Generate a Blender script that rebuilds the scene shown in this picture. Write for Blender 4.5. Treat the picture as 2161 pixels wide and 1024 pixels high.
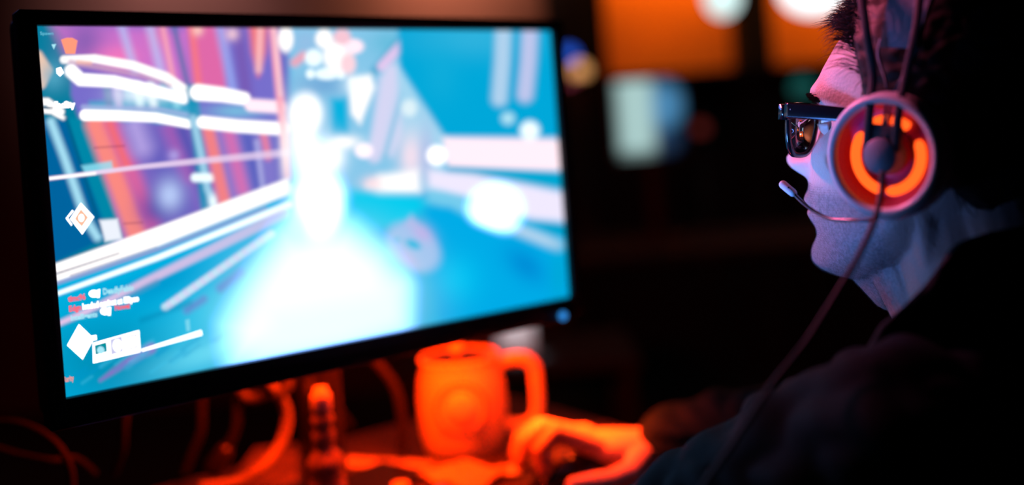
import bpy, bmesh, math, random
import numpy as np
from mathutils import Vector, Matrix, noise

random.seed(7); np.random.seed(7)
C = bpy.context.scene.collection
for o in list(bpy.data.objects): bpy.data.objects.remove(o)

# ------------------------------------------------------------------ camera
CAMZ = 1.124; DESK = 0.74
FPX = 2093.0; CX, CY = 1080.5, 319.0
pit, rol = math.radians(-0.70), math.radians(-4.12)
fwd = Vector((0, math.cos(pit), math.sin(pit)))
r0 = Vector((1, 0, 0)); u0 = r0.cross(fwd)
right = r0*math.cos(rol) + u0*math.sin(rol); up = right.cross(fwd)
CAM = Vector((0, 0, CAMZ))
cd = bpy.data.cameras.new('camera'); cam = bpy.data.objects.new('camera', cd); C.objects.link(cam)
M = Matrix((right, up, -fwd)).transposed().to_4x4(); M.translation = CAM
cam.matrix_world = M
cd.sensor_fit = 'HORIZONTAL'; cd.sensor_width = 36; cd.lens = FPX*36/2161
cd.shift_x = 0; cd.shift_y = (CY-512)/2161
cd.clip_start = .05
cd.dof.use_dof = True; cd.dof.focus_distance = 0.758; cd.dof.aperture_fstop = 1.3; cd.dof.aperture_blades = 0
S = bpy.context.scene; S.camera = cam
S.view_settings.view_transform = 'Standard'; S.view_settings.look = 'None'
S.view_settings.exposure = 0; S.view_settings.gamma = 1; S.view_settings.use_curve_mapping = False
S.cycles.use_denoising = True
S.cycles.max_bounces = 8; S.cycles.transparent_max_bounces = 12
S.cycles.sample_clamp_indirect = 4

w = bpy.data.worlds.new('world'); S.world = w; w.use_nodes = True
w.node_tree.nodes['Background'].inputs[0].default_value = (.02, .03, .06, 1)
w.node_tree.nodes['Background'].inputs[1].default_value = 0.01

def ray(px, py):
    return ((px-CX)/FPX*right - (py-CY)/FPX*up + fwd)
def at(px, py, Y):
    r = ray(px, py); return CAM + r*(Y/r.y)
def ondesk(px, py, h=0.0):
    r = ray(px, py); return CAM + r*((DESK+h-CAMZ)/r.z)
def proj(P):
    v = Vector(P)-CAM; z = v.dot(fwd)
    return CX+FPX*v.dot(right)/z, CY-FPX*v.dot(up)/z

# ------------------------------------------------------------------ room lights and added fills
def area(name, loc, target, size, color, power, sy=None, spread=None):
    l = bpy.data.lights.new(name, 'AREA'); l.color = color; l.energy = power
    l.size = size
    if sy: l.shape = 'RECTANGLE'; l.size_y = sy
    if spread: l.spread = math.radians(spread)
    o = bpy.data.objects.new(name, l); C.objects.link(o); o.location = loc
    o.rotation_euler = (Vector(target)-Vector(loc)).to_track_quat('-Z', 'Y').to_euler()
    return o
area('face_fill_red', (-.9, 1.9, 2.35), (.3, .75, 1.20), .25, (1, .12, .24), .9, spread=15)  # unseen red fill, added to redden the forehead
area('face_fill_blue', (-.95, 1.62, 1.78), (.3, .72, 1.06), .35, (.13, .28, 1), .22, spread=24)  # added blue fill, helps the display light the face
area('face_fill_low', (-.34, .76, .84), (.195, .825, 1.09), .16, (.09, .28, 1), .50, spread=24)  # added low blue fill for the face; no glowing object stands here
area('wall_washer_rear', (-.15, 3.7, 2.6), (-.25, 4.6, 1.95), .5, (1, .40, .22), 8, .1, spread=52)
area('wall_fill_left', (-1.5, 3.7, 2.6), (-1.5, 4.6, 1.95), .5, (1, .52, .46), 5, .1, spread=66)  # added fill to lift the dim left part of the rear wall
area('wall_washer_panel', (.72, 4.30, 2.25), (.74, 4.55, 1.80), .55, (1, .27, .02), 3.1, .05, spread=90)
area('wall_washer_panel_far', (1.50, 4.30, 2.25), (1.5, 4.55, 1.80), .45, (1, .28, .02), 3.6, .05, spread=90)

# ------------------------------------------------------------------ helpers
def s2l(c):
    c = np.asarray(c, float)/255.
    return np.where(c <= .04045, c/12.92, ((c+.055)/1.055)**2.4)

def mat(name, color, rough=.5, metal=0, emit=None, es=0, noise_amt=0, nscale=30, bump=0, bscale=60, trans=0, ior=1.45, sss=0, coat=0, spec=None):
    m = bpy.data.materials.new(name); m.use_nodes = True
    nt = m.node_tree; b = nt.nodes['Principled BSDF']
    b.inputs['Base Color'].default_value = (*color, 1)
    b.inputs['Roughness'].default_value = rough; b.inputs['Metallic'].default_value = metal
    b.inputs['IOR'].default_value = ior
    if spec is not None: b.inputs['Specular IOR Level'].default_value = spec
    if trans: b.inputs['Transmission Weight'].default_value = trans
    if coat: b.inputs['Coat Weight'].default_value = coat
    if sss:
        b.inputs['Subsurface Weight'].default_value = sss
        b.inputs['Subsurface Radius'].default_value = (1, .35, .2); b.inputs['Subsurface Scale'].default_value = .006
    if emit: b.inputs['Emission Color'].default_value = (*emit, 1); b.inputs['Emission Strength'].default_value = es
    if noise_amt or bump:
        tc = nt.nodes.new('ShaderNodeTexCoord')
    if noise_amt:
        n = nt.nodes.new('ShaderNodeTexNoise'); n.inputs['Scale'].default_value = nscale; n.inputs['Detail'].default_value = 5
        nt.links.new(tc.outputs['Object'], n.inputs['Vector'])
        r = nt.nodes.new('ShaderNodeMapRange'); r.inputs[1].default_value = .3; r.inputs[2].default_value = .7
        r.inputs[3].default_value = 1-noise_amt; r.inputs[4].default_value = 1+noise_amt
        nt.links.new(n.outputs['Fac'], r.inputs[0])
        mx = nt.nodes.new('ShaderNodeVectorMath'); mx.operation = 'SCALE'; mx.inputs[0].default_value = color
        nt.links.new(r.outputs[0], mx.inputs['Scale']); nt.links.new(mx.outputs[0], b.inputs['Base Color'])
    if bump:
        n2 = nt.nodes.new('ShaderNodeTexNoise'); n2.inputs['Scale'].default_value = bscale; n2.inputs['Detail'].default_value = 4
        nt.links.new(tc.outputs['Object'], n2.inputs['Vector'])
        bp = nt.nodes.new('ShaderNodeBump'); bp.inputs['Strength'].default_value = bump; bp.inputs['Distance'].default_value = .002
        nt.links.new(n2.outputs['Fac'], bp.inputs['Height']); nt.links.new(bp.outputs[0], b.inputs['Normal'])
    return m

def add(name, V, F, m=None, parent=None, smooth=True, mats=None, fmi=None):
    me = bpy.data.meshes.new(name); me.from_pydata([tuple(v) for v in V], [], [tuple(f) for f in F]); me.update()
    if smooth: me.polygons.foreach_set('use_smooth', [True]*len(me.polygons))
    o = bpy.data.objects.new(name, me); C.objects.link(o)
    if mats:
        for x in mats: me.materials.append(x)
        if fmi is not None: me.polygons.foreach_set('material_index', fmi)
    elif m: me.materials.append(m)
    if parent: o.parent = parent
    return o

def thing(name, label, cat, group=None, loc=(0, 0, 0)):
    o = bpy.data.objects.new(name, None); C.objects.link(o); o.location = loc; o.empty_display_size = .05
    o['label'] = label; o['category'] = cat
    if group: o['group'] = group
    return o
def adopt(root, *objs):
    for o in objs:
        o.parent = root; o.matrix_parent_inverse = Matrix.Translation(-Vector(root.location))
def tag(o, label, cat, group=None):
    o['label'] = label; o['category'] = cat
    if group: o['group'] = group
    return o
def struct(o): o['kind'] = 'structure'; return o

class G:
    "collects vertices and faces for one mesh"
    def __init__(s): s.V = []; s.F = []; s.I = []; s.mi = 0
    def ext(s, V, F):
        b = len(s.V); s.V += [Vector(v) for v in V]; s.F += [tuple(i+b for i in f) for f in F]; s.I += [s.mi]*len(F); return s
    def box(s, c, h, R=None):
        c = Vector(c); V = []
        for z in (-1, 1):
            for x, y in ((-1, -1), (1, -1), (1, 1), (-1, 1)):
                v = Vector((x*h[0], y*h[1], z*h[2])); V.append(c+(R @ v if R else v))
        return s.ext(V, [(3, 2, 1, 0), (4, 5, 6, 7), (0, 1, 5, 4), (1, 2, 6, 5), (2, 3, 7, 6), (3, 0, 4, 7)])
    def rbox(s, c, h, r, R=None, n=4):
        "box rounded in its own x/y plane with softened top and bottom"
        c = Vector(c); rings = []
        e = min(r*.5, h[2]*.6)
        for z, sh in ((-h[2], e), (-h[2]+e*.3, e*.3), (-h[2]+e, 0), (h[2]-e, 0), (h[2]-e*.3, e*.3), (h[2], e)):
            ring = []
            for q, (sx, sy) in enumerate(((1, 1), (-1, 1), (-1, -1), (1, -1))):
                for k in range(n+1):
                    a = math.pi/2*(q+k/n)
                    rr = max(r-sh, 1e-5)
                    v = Vector((sx*(h[0]-r)+rr*math.cos(a), sy*(h[1]-r)+rr*math.sin(a), z))
                    ring.append(c+(R @ v if R else v))
            rings.append(ring)
        m = len(rings[0]); V = [v for rr in rings for v in rr]; F = []
        for i in range(len(rings)-1):
            for j in range(m): F.append((i*m+j, i*m+(j+1) % m, (i+1)*m+(j+1) % m, (i+1)*m+j))
        F.append(tuple(range(m-1, -1, -1))); F.append(tuple((len(rings)-1)*m+j for j in range(m)))
        return s.ext(V, F)
    def lathe(s, prof, n=48, mtx=None, close=False, caps=True):
        V = []; F = []
        for (r, z) in prof:
            for j in range(n):
                a = 2*math.pi*j/n; v = Vector((r*math.cos(a), r*math.sin(a), z)); V.append(mtx @ v if mtx else v)
        k = len(prof)
        for i in range(k-1 if not close else k):
            for j in range(n):
                i2 = (i+1) % k
                F.append((i*n+j, i*n+(j+1) % n, i2*n+(j+1) % n, i2*n+j))
        if not close and caps:
            if prof[0][0] > 1e-6: F.append(tuple(range(n-1, -1, -1)))
            if prof[-1][0] > 1e-6: F.append(tuple((k-1)*n+j for j in range(n)))
        return s.ext(V, F)
    def tube(s, pts, rad, n=12, sub=6, caps=True, flat=None):
        pts = [Vector(p) for p in pts]
        if sub > 1 and len(pts) > 2:
            q = []; rr = []
            R = rad if isinstance(rad, (list, tuple)) else [rad]*len(pts)
            for i in range(len(pts)-1):
                p0 = pts[max(i-1, 0)]; p1 = pts[i]; p2 = pts[i+1]; p3 = pts[min(i+2, len(pts)-1)]
                for k in range(sub):
                    t = k/sub
                    q.append(.5*((2*p1)+(p2-p0)*t+(2*p0-5*p1+4*p2-p3)*t*t+(3*p1-3*p2+p3-p0)*t**3)); rr.append(R[i]*(1-t)+R[i+1]*t)
            q.append(pts[-1]); rr.append(R[-1]); pts = q; rad = rr
        elif not isinstance(rad, (list, tuple)): rad = [rad]*len(pts)
        V = []; F = []; nrm = None
        for i, p in enumerate(pts):
            t = (pts[min(i+1, len(pts)-1)]-pts[max(i-1, 0)]).normalized()
            if nrm is None:
                nrm = t.orthogonal().normalized()
                if flat: nrm = (Vector(flat[0])-t*Vector(flat[0]).dot(t)).normalized()
            nrm = (nrm-t*nrm.dot(t)).normalized(); b = t.cross(nrm)
            fx, fy = (1, 1) if not flat else (flat[1], flat[2])
            for j in range(n):
                a = 2*math.pi*j/n; ca, sa = math.cos(a), math.sin(a)
                if flat: 
                    k = .45; ca = math.copysign(abs(ca)**k, ca); sa = math.copysign(abs(sa)**k, sa)
                V.append(p+(nrm*ca*fx+b*sa*fy)*rad[i])
        k = len(pts)
        for i in range(k-1):
            for j in range(n): F.append((i*n+j, i*n+(j+1) % n, (i+1)*n+(j+1) % n, (i+1)*n+j))
        if caps: F.append(tuple(range(n-1, -1, -1))); F.append(tuple((k-1)*n+j for j in range(n)))
        return s.ext(V, F)
    def ball(s, c, r, n=20, R=None):
        c = Vector(c); r = (r, r, r) if not isinstance(r, (tuple, list)) else r
        V = []; F = []; m = n//2
        V.append(c+(R @ Vector((0, 0, r[2])) if R else Vector((0, 0, r[2]))))
        for i in range(1, m):
            for j in range(n):
                a = math.pi*i/m; b = 2*math.pi*j/n
                v = Vector((r[0]*math.sin(a)*math.cos(b), r[1]*math.sin(a)*math.sin(b), r[2]*math.cos(a)))
                V.append(c+(R @ v if R else v))
        V.append(c-(R @ Vector((0, 0, r[2])) if R else Vector((0, 0, r[2]))))
        for j in range(n):
            F.append((0, 1+j, 1+(j+1) % n)); F.append((len(V)-1, 1+(m-2)*n+(j+1) % n, 1+(m-2)*n+j))
        for i in range(m-2):
            for j in range(n): F.append((1+i*n+j, 1+(i+1)*n+j, 1+(i+1)*n+(j+1) % n, 1+i*n+(j+1) % n))
        return s.ext(V, F)
    def cap(s, p, q, r1, r2, n=20):
        "tapered capsule"
        p = Vector(p); q = Vector(q); t = q-p; L = t.length; t = t/L if L > 1e-6 else Vector((0, 0, 1))
        pts = []; rad = []
        for k in range(5, -1, -1):
            a = math.pi/2*k/5; pts.append(p-t*r1*math.sin(a)); rad.append(max(r1*math.cos(a), 1e-4))
        for k in range(6):
            a = math.pi/2*k/5; pts.append(q+t*r2*math.sin(a)); rad.append(max(r2*math.cos(a), 1e-4))
        return s.tube(pts, rad, n=n, sub=1)
    def build(s, name, m=None, parent=None, smooth=True, mats=None, mtx=None):
        V = [mtx @ v for v in s.V] if mtx else s.V
        return add(name, V, s.F, m, parent, smooth, mats, s.I if mats else None)

def autosmooth(o, ang=35):
    me = o.data
    bm = bmesh.new(); bm.from_mesh(me)
    a = math.radians(ang)
    for e in bm.edges:
        if len(e.link_faces) == 2 and e.calc_face_angle(0) > a: e.smooth = False
    bm.to_mesh(me); bm.free(); return o

def voxel(o, size, smooth_it=2, fac=.5):
    m = o.modifiers.new('r', 'REMESH'); m.mode = 'VOXEL'; m.voxel_size = size; m.use_smooth_shade = True
    if smooth_it:
        s = o.modifiers.new('s', 'SMOOTH'); s.iterations = smooth_it; s.factor = fac
    dg = bpy.context.evaluated_depsgraph_get(); dg.update()
    me = bpy.data.meshes.new_from_object(o.evaluated_get(dg))
    mats = [x for x in o.data.materials]
    o.modifiers.clear(); o.data = me
    me.materials.clear()
    for x in mats: me.materials.append(x)
    me.polygons.foreach_set('use_smooth', [True]*len(me.polygons))
    return o

# ------------------------------------------------------------------ materials
m_black = mat('black_plastic', (.012, .012, .014), .38, bump=.1, bscale=400)
m_gloss_black = mat('gloss_black', (.008, .008, .01), .12)
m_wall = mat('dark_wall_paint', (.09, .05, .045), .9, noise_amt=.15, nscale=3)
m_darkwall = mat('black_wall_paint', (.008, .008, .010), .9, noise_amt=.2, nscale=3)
m_floor = mat('dark_carpet', (.02, .02, .022), .95, noise_amt=.3, nscale=80)
m_desk = mat('desk_laminate', (.045, .04, .038), .6, spec=.25, noise_amt=.12, nscale=14)
m_metal = mat('dark_metal', (.12, .12, .13), .35, metal=1)
m_ceramic = mat('glazed_stoneware', (.80, .84, .72), .3, noise_amt=.05, nscale=20)
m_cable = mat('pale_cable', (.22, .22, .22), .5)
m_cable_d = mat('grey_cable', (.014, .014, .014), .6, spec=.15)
m_paper = mat('white_paper', (.55, .55, .53), .8, noise_amt=.05, nscale=60)
m_glass = mat('bottle_glass', (.35, .3, .28), .06, trans=.35, ior=1.5)
m_cloth = mat('dark_jacket_cloth', (.0025, .010, .013), .7, noise_amt=.25, nscale=60, bump=.5, bscale=900, spec=.12)
m_hair = mat('dark_brown_hair', (.010, .006, .005), .55, spec=.2)
m_white_pl = mat('silver_white_plastic', (.55, .57, .6), .38)
m_grey_pl = mat('grey_blue_plastic', (.13, .16, .20), .5)
m_arm = mat('dark_steel', (.012, .015, .022), .55)
m_dish = mat('translucent_dish', (.50, .035, .20), .42)
m_pad = mat('black_leatherette', (.012, .012, .013), .5, bump=.3, bscale=500)
m_mesh = mat('speaker_cloth', (.13, .06, .07), .7)
m_orange = mat('orange_wall_paint', (.85, .34, .06), .9, noise_amt=.12, nscale=2.2)
m_carton = mat('grey_board', (.42, .41, .42), .85)

def emis(name, col, st):
    m = bpy.data.materials.new(name); m.use_nodes = True; nt = m.node_tree
    for n in list(nt.nodes): nt.nodes.remove(n)
    e = nt.nodes.new('ShaderNodeEmission'); e.inputs[0].default_value = (*col, 1); e.inputs[1].default_value = st
    o = nt.nodes.new('ShaderNodeOutputMaterial'); nt.links.new(e.outputs[0], o.inputs[0]); return m

# ------------------------------------------------------------------ room
g = G(); g.box((0.5, 2.3, -.05), (3.2, 2.5, .05)); struct(g.build('floor', m_floor, smooth=False))
g = G(); g.box((0.5, 2.3, 3.05), (3.2, 2.5, .05)); struct(g.build('ceiling', m_darkwall, smooth=False))
g = G(); g.box((0.5, 4.85, 1.5), (3.2, .05, 1.6)); struct(g.build('wall_back', m_darkwall, smooth=False))
g = G(); g.box((-2.75, 2.3, 1.5), (.05, 2.5, 1.6)); struct(g.build('wall_left', m_darkwall, smooth=False))
g = G(); g.box((3.75, 2.3, 1.5), (.05, 2.5, 1.6)); struct(g.build('wall_right', m_darkwall, smooth=False))
def xat(px, Y): return (px-CX)/FPX*Y
# the brown wall seen above the monitor
def wallbox(x0, x1, y0, y1, z0, z1, m, name):
    g = G(); g.box(((x0+x1)/2, (y0+y1)/2, (z0+z1)/2), ((x1-x0)/2, (y1-y0)/2, (z1-z0)/2)); return struct(g.build(name, m, smooth=False))
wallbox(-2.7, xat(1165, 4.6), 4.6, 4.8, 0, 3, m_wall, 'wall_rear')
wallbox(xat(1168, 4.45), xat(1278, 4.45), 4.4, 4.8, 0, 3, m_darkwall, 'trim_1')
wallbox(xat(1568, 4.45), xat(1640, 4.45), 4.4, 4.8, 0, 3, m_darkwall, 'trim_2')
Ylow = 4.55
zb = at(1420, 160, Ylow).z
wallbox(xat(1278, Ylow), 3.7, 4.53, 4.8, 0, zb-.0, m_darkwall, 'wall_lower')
lx0 = xat(1278, Ylow); g = G(); g.box(((lx0+3.7)/2, 4.335, zb-.02), ((3.7-lx0)/2, .205, .014)); struct(g.build('shade_ledge', m_darkwall, smooth=False))  # ledge added to keep the panel washers off the lower wall
def orange_panel(px0, px1, label, zlow):
    x0, x1 = xat(px0, 4.56), xat(px1, 4.56)
    g = G(); g.box(((x0+x1)/2, 4.58, (zlow+2.75)/2), ((x1-x0)/2, .03, (2.75-zlow)/2))
    o = g.build('wall_panel', m_orange, smooth=False)
    return tag(o, label, 'wall panel', 'orange wall panels')
orange_panel(1296, 1562, 'wide orange lit wall panel between the two dark pillars', zb+.01)
orange_panel(1644, 2000, 'orange lit wall panel beside the forehead of the person', zb+.01)

def pendant(px, py, Y, rx, rz, label, col, st):
    c = at(px, py, Y)
    t = thing('pendant_lamp', label, 'lamp', 'white pendant lamps', loc=(c.x, c.y, 3.0))
    g = G(); g.ball(c, (rx, rx, rz), 24); a = g.build('shade', emis('lamp_white', col, st))
    g = G(); g.tube([c+Vector((0, 0, rz*.9)), (c.x, c.y, 3.0)], .006, 8, 1); b = g.build('cord', m_black)
    g = G(); g.lathe([(.012, 0), (.03, .01), (.035, .03), (.02, .05)], 16, Matrix.Translation(c+Vector((0, 0, rz*.92)))); k = g.build('lamp_cap', m_black)
    adopt(t, a, b, k)
pendant(1525, -8, 3.4, .062, .072, 'small white glowing pendant lamp against the wide orange panel', (.75, 1, .98), 1.1)
pendant(1722, -26, 3.4, .125, .095, 'large white glowing pendant lamp right above the forehead', (.88, .97, 1), 1.5)

def dot(px, py, Y, r, col, st, label):
    c = at(px, py, Y); t = thing('small_lamp', label, 'lamp', loc=c)
    g = G(); g.ball(c, r, 20); a = g.build('bulb', emis('bulb_glow', col, st))
    g = G(); g.lathe([(r*.5, -r*1.9), (r*.8, -r*1.6), (r*.8, -r*.6)], 16, Matrix.Translation(c)); b = g.build('socket', m_black)
    g = G(); g.tube([c-Vector((0, 0, r*1.8)), c-Vector((0, 0, c.z-.0))], r*.25, 8, 1); p = g.build('pole', m_black)
    adopt(t, a, b, p)
dot(1224, 150, 3.9, .036, (1, .45, .15), 1.1, 'dim amber lamp glowing just right of the monitor')
dot(1200, 118, 4.0, .034, (.03, .15, 1), 1.0, 'blue lamp peeking out at the right edge of the monitor')
dot(1204, 172, 4.1, .016, (1, .12, .25), 1.6, 'tiny pink lamp below the amber lamp')
dot(1478, 272, 3.9, .030, (1, .12, .10), .10, 'faint dark red lamp right of the distant white screen')
dot(1694, 186, 3.9, .045, (.05, .5, .45), .16, 'dim teal lamp just left of the glasses')

# distant table with a screen
c = at(1372, 250, 3.3)
t = thing('distant_monitor', 'distant out of focus monitor showing white and blue picture', 'monitor', loc=(c.x, c.y, DESK))
W, H = .118, .128
n1, n2 = 24, 24; V = []; F = []; col = []
for j in range(n2+1):
    for i in range(n1+1):
        u, v = i/n1, j/n2
        V.append((c.x+(u*2-1)*W, c.y, c.z+(v*2-1)*H))
        wv = max(0, 1-((u-.30)/.30)**4)*(1 if v > .12 else .35)
        bl = max(0, 1-(((u-.68)/.36)**2+((v-.66)/.36)**2)**1.5)
        lo = max(0, 1-(((u-.7)/.28)**2+((v-.22)/.25)**2))
        col.append(np.clip(np.array([.55, .82, .80])*wv*1.0+np.array([.12, .42, .78])*bl*.8*(1-wv)+np.array([.02, .05, .12])*lo*(1-wv), 0, 1))
for j in range(n2):
    for i in range(n1): a = j*(n1+1)+i; F.append((a, a+1, a+n1+2, a+n1+1))
def attr_emis(name, st):
    m = bpy.data.materials.new(name); m.use_nodes = True; nt = m.node_tree
    for n in list(nt.nodes): nt.nodes.remove(n)
    e = nt.nodes.new('ShaderNodeEmission'); a = nt.nodes.new('ShaderNodeAttribute'); a.attribute_name = 'picture'
    o = nt.nodes.new('ShaderNodeOutputMaterial'); nt.links.new(a.outputs['Color'], e.inputs[0]); nt.links.new(e.outputs[0], o.inputs[0])
    e.inputs[1].default_value = st; return m
def setcol(o, col):
    a = o.data.color_attributes.new('picture', 'FLOAT_COLOR', 'POINT'); col = np.asarray(col, float)
    a.data.foreach_set('color', np.c_[col, np.ones(len(col))].ravel().astype(np.float32))
p1 = add('screen', V, F, attr_emis('distant_picture', .75)); setcol(p1, col)
g = G(); g.rbox((c.x, c.y+.022, c.z), (W+.012, H+.012, .018), .01, Matrix.Rotation(0, 3, 'X')); 
g = G(); g.box((c.x, c.y+.02, c.z), (W+.012, .018, H+.012)); p2 = g.build('housing', m_black, smooth=False)
g = G(); g.box((c.x, c.y+.04, (c.z-H+DESK)/2), (.02, .01, (c.z-H-DESK)/2+.02)); g.box((c.x, c.y+.03, DESK+.006), (.1, .07, .006)); p3 = g.build('stand', m_black, smooth=False)
adopt(t, p1, p2, p3)
t = thing('far_table', 'dark table far behind carrying the distant monitor', 'table', loc=(c.x, c.y, 0))
g = G(); g.box((c.x+.1, c.y+.1, DESK-.015), (.8, .35, .015)); q = g.build('tabletop', m_darkwall, smooth=False)
legs = []
for sx in (-.75, .75):
    for sy in (-.3, .3):
        g = G(); g.box((c.x+.1+sx, c.y+.1+sy, (DESK-.03)/2), (.02, .02, (DESK-.03)/2)); legs.append(g.build('leg', m_black, smooth=False))
adopt(t, q, *legs)

# ------------------------------------------------------------------ monitor frame
SC = .531/.597; hd = math.radians(36.86)
Cm = Vector((-.499, -.966, .036))*SC
Rz = Matrix.Rotation(hd, 3, 'Z')
MW, MH = .531/2, .531*9/32
def mon(x, y, z): return Rz @ (Vector((x, y, z))-Cm) + CAM       # monitor frame: x along, y behind the screen, z up
ex = Rz @ Vector((1, 0, 0)); ey = Rz @ Vector((0, 1, 0)); ez = Vector((0, 0, 1))
RM = Matrix((ex, ey, ez)).transposed()
# ------------------------------------------------------------------ desk
dz = Rz @ Vector((0, 0, 0)); dc = mon(-.27, -.025, 0); RM0 = RM
t = thing('desk', 'dark desk lit red carrying the mug and cables', 'desk', loc=(dc.x, dc.y, 0))
g = G(); g.rbox((dc.x, dc.y, DESK-.015), (.70, .385, .015), .02, RM); q = g.build('desktop', m_desk); autosmooth(q)
legs = []
for sx in (-1, 1):
    for sy in (-1, 1):
        lp = mon(-.27+sx*.64, -.025+sy*.32, 0); g = G(); g.box((lp.x, lp.y, (DESK-.03)/2), (.025, .025, (DESK-.03)/2), RM); legs.append(g.build('leg', m_metal, smooth=False))
adopt(t, q, *legs)
# ------------------------------------------------------------------ monitor
def scr(px, py, lift=0.0):
    "photo pixel to point on the screen plane (x, z)"
    r = ray(px, py); p0 = mon(0, -lift, 0); k = (p0-CAM).dot(ey)/r.dot(ey); P = CAM+r*k
    d = P-mon(0, 0, 0); return d.dot(ex), d.z

def picture(PX, PY):
    "the game picture, painted on the display's own pixels"
    N = len(PX); col = np.zeros((N, 3))
    def L(c, g=1.0): return s2l(c)*g
    def mix(a, c): 
        nonlocal col
        a = np.clip(a, 0, 1)[:, None]; col = col*(1-a)+np.asarray(c)*a
    def ss(d, blur): # d>0 inside
        t = np.clip(d/blur*.5+.5, 0, 1); return t*t*(3-2*t)
    def poly(P, c, blur=6, a=1.0):
        P = np.array(P, float); n = len(P); dmin = np.full(N, 1e9); ins = np.zeros(N, bool)
        for i in range(n):
            x1, y1 = P[i]; x2, y2 = P[(i+1) % n]; dx, dy = x2-x1, y2-y1
            t = np.clip(((PX-x1)*dx+(PY-y1)*dy)/(dx*dx+dy*dy+1e-9), 0, 1)
            dmin = np.minimum(dmin, np.hypot(PX-x1-t*dx, PY-y1-t*dy))
            cond = ((y1 > PY) != (y2 > PY)) & (PX < (x2-x1)*(PY-y1)/(y2-y1+1e-12)+x1)
            ins ^= cond
        mix(ss(np.where(ins, dmin, -dmin), blur)*a, c)
    def line(P, w, c, blur=4, a=1.0, w2=None, fade=None):
        P = np.array(P, float); best = np.full(N, -1e9); w2 = w if w2 is None else w2; T = np.zeros(N)
        n = len(P)-1
        for i in range(n):
            x1, y1 = P[i]; x2, y2 = P[i+1]; dx, dy = x2-x1, y2-y1
            t = np.clip(((PX-x1)*dx+(PY-y1)*dy)/(dx*dx+dy*dy+1e-9), 0, 1); d = np.hypot(PX-x1-t*dx, PY-y1-t*dy)
            tt = (i+t)/n; v = (w*(1-tt)+w2*tt)/2-d
            T = np.where(v > best, tt, T); best = np.maximum(best, v)
        al = ss(best, blur)*a
        if fade is not None: al = al*(fade[0]*(1-T)+fade[1]*T)
        mix(al, c)
    def ell(x, y, rx, ry, c, blur=.3, a=1.0, rot=0):
        cs, sn = math.cos(math.radians(rot)), math.sin(math.radians(rot))
        X = (PX-x)*cs+(PY-y)*sn; Y = -(PX-x)*sn+(PY-y)*cs
        mix(ss(1-np.hypot(X/rx, Y/ry), blur)*a, c)
    def glow(x, y, rx, ry, c, a=1.0, rot=0, p=1.0):
        cs, sn = math.cos(math.radians(rot)), math.sin(math.radians(rot))
        X = (PX-x)*cs+(PY-y)*sn; Y = -(PX-x)*sn+(PY-y)*cs
        mix(a*np.exp(-((X/rx)**2+(Y/ry)**2)**p), c)
    Wh = np.array([1.15, 1.1, 1.08]); Wc = np.array([.95, 1.1, 1.15]); Hot = np.array([1.8, 3.8, 10.0])
    cyan = L((0, 186, 236)); teal = L((0, 140, 170)); deep = L((0, 100, 150))
    col[:] = cyan
    # upper left hall
    poly([(60, 40), (612, 40), (612, 400), (100, 580)], L((120, 110, 205)), 8)
    poly([(60, 40), (150, 40), (150, 200), (250, 500), (100, 600), (60, 300)], L((0, 125, 158)), 8)
    poly([(110, 50), (180, 50), (330, 60), (400, 60), (410, 195), (280, 160), (140, 112)], L((205, 115, 205)), 22)
    glow(180, 90, 45, 60, L((135, 95, 180)), .9); glow(250, 120, 45, 26, L((245, 120, 190)), .9); glow(330, 75, 20, 30, L((230, 110, 170)), .7)
    line([(255, 50), (285, 150)], 16, L((185, 190, 245)), 12, .8); line([(315, 50), (342, 160)], 18, L((190, 190, 245)), 12, .8)
    line([(343, 55), (366, 170)], 12, L((255, 170, 185)), 8, .8); line([(367, 55), (398, 190)], 12, L((40, 110, 170)), 10, .8)
    poly([(395, 50), (475, 50), (480, 200), (410, 180)], L((225, 105, 170)), 12)
    line([(405, 60), (420, 190)], 14, L((250, 120, 130)), 10, .9); line([(463, 50), (492, 190)], 20, L((150, 165, 240)), 12, .9)
    line([(500, 50), (520, 200)], 26, L((120, 90, 180)), 14, .9); poly([(525, 50), (565, 50), (560, 110), (545, 160), (532, 110)], L((245, 120, 125)), 12)
    line([(549, 62), (546, 148)], 10, L((255, 205, 210)), 10, .9); glow(417, 64, 12, 12, L((255, 200, 190)), .9); glow(490, 72, 14, 14, L((255, 210, 220)), .8)
    line([(590, 55), (625, 300)], 16, L((100, 110, 195)), 12, .8)
    # first drum
    poly([(190, 215), (410, 200), (425, 270), (180, 255)], L((60, 165, 205)), 10)
    for x0, c0 in ((225, (110, 140, 190)), (245, (200, 190, 235)), (268, (90, 170, 215)), (290, (220, 250, 255)), (318, (235, 250, 255)), (345, (60, 170, 205)), (368, (140, 215, 235))):
        line([(x0, 180), (x0+6, 222)], 16, L(c0), 8, .9)
    glow(300, 200, 55, 18, Wc, .8)
    poly([(135, 250), (185, 250), (262, 500), (222, 520)], L((0, 135, 168)), 8)
    body = [(185, 258), (300, 264), (408, 268), (470, 430), (262, 505)]
    poly(body, L((135, 105, 195)), 5)
    line([(203, 262), (292, 500)], 44, L((252, 138, 130)), 14, 1, 46); line([(238, 262), (320, 470)], 34, L((228, 100, 155)), 18, .85)
    line([(232, 262), (268, 350)], 16, L((250, 110, 110)), 10, .8)
    line([(300, 270), (385, 440)], 60, L((100, 95, 190)), 30, .9); line([(285, 268), (300, 310)], 40, L((190, 170, 235)), 26, .8)
    line([(360, 275), (400, 370)], 30, L((165, 90, 180)), 18, .8); line([(385, 275), (440, 420)], 26, L((70, 80, 175)), 16, .8)
    glow(330, 440, 40, 40, L((50, 60, 165)), .8); glow(358, 412, 28, 34, L((185, 205, 250)), .95); glow(367, 328, 12, 12, L((175, 160, 230)), .9)
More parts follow.
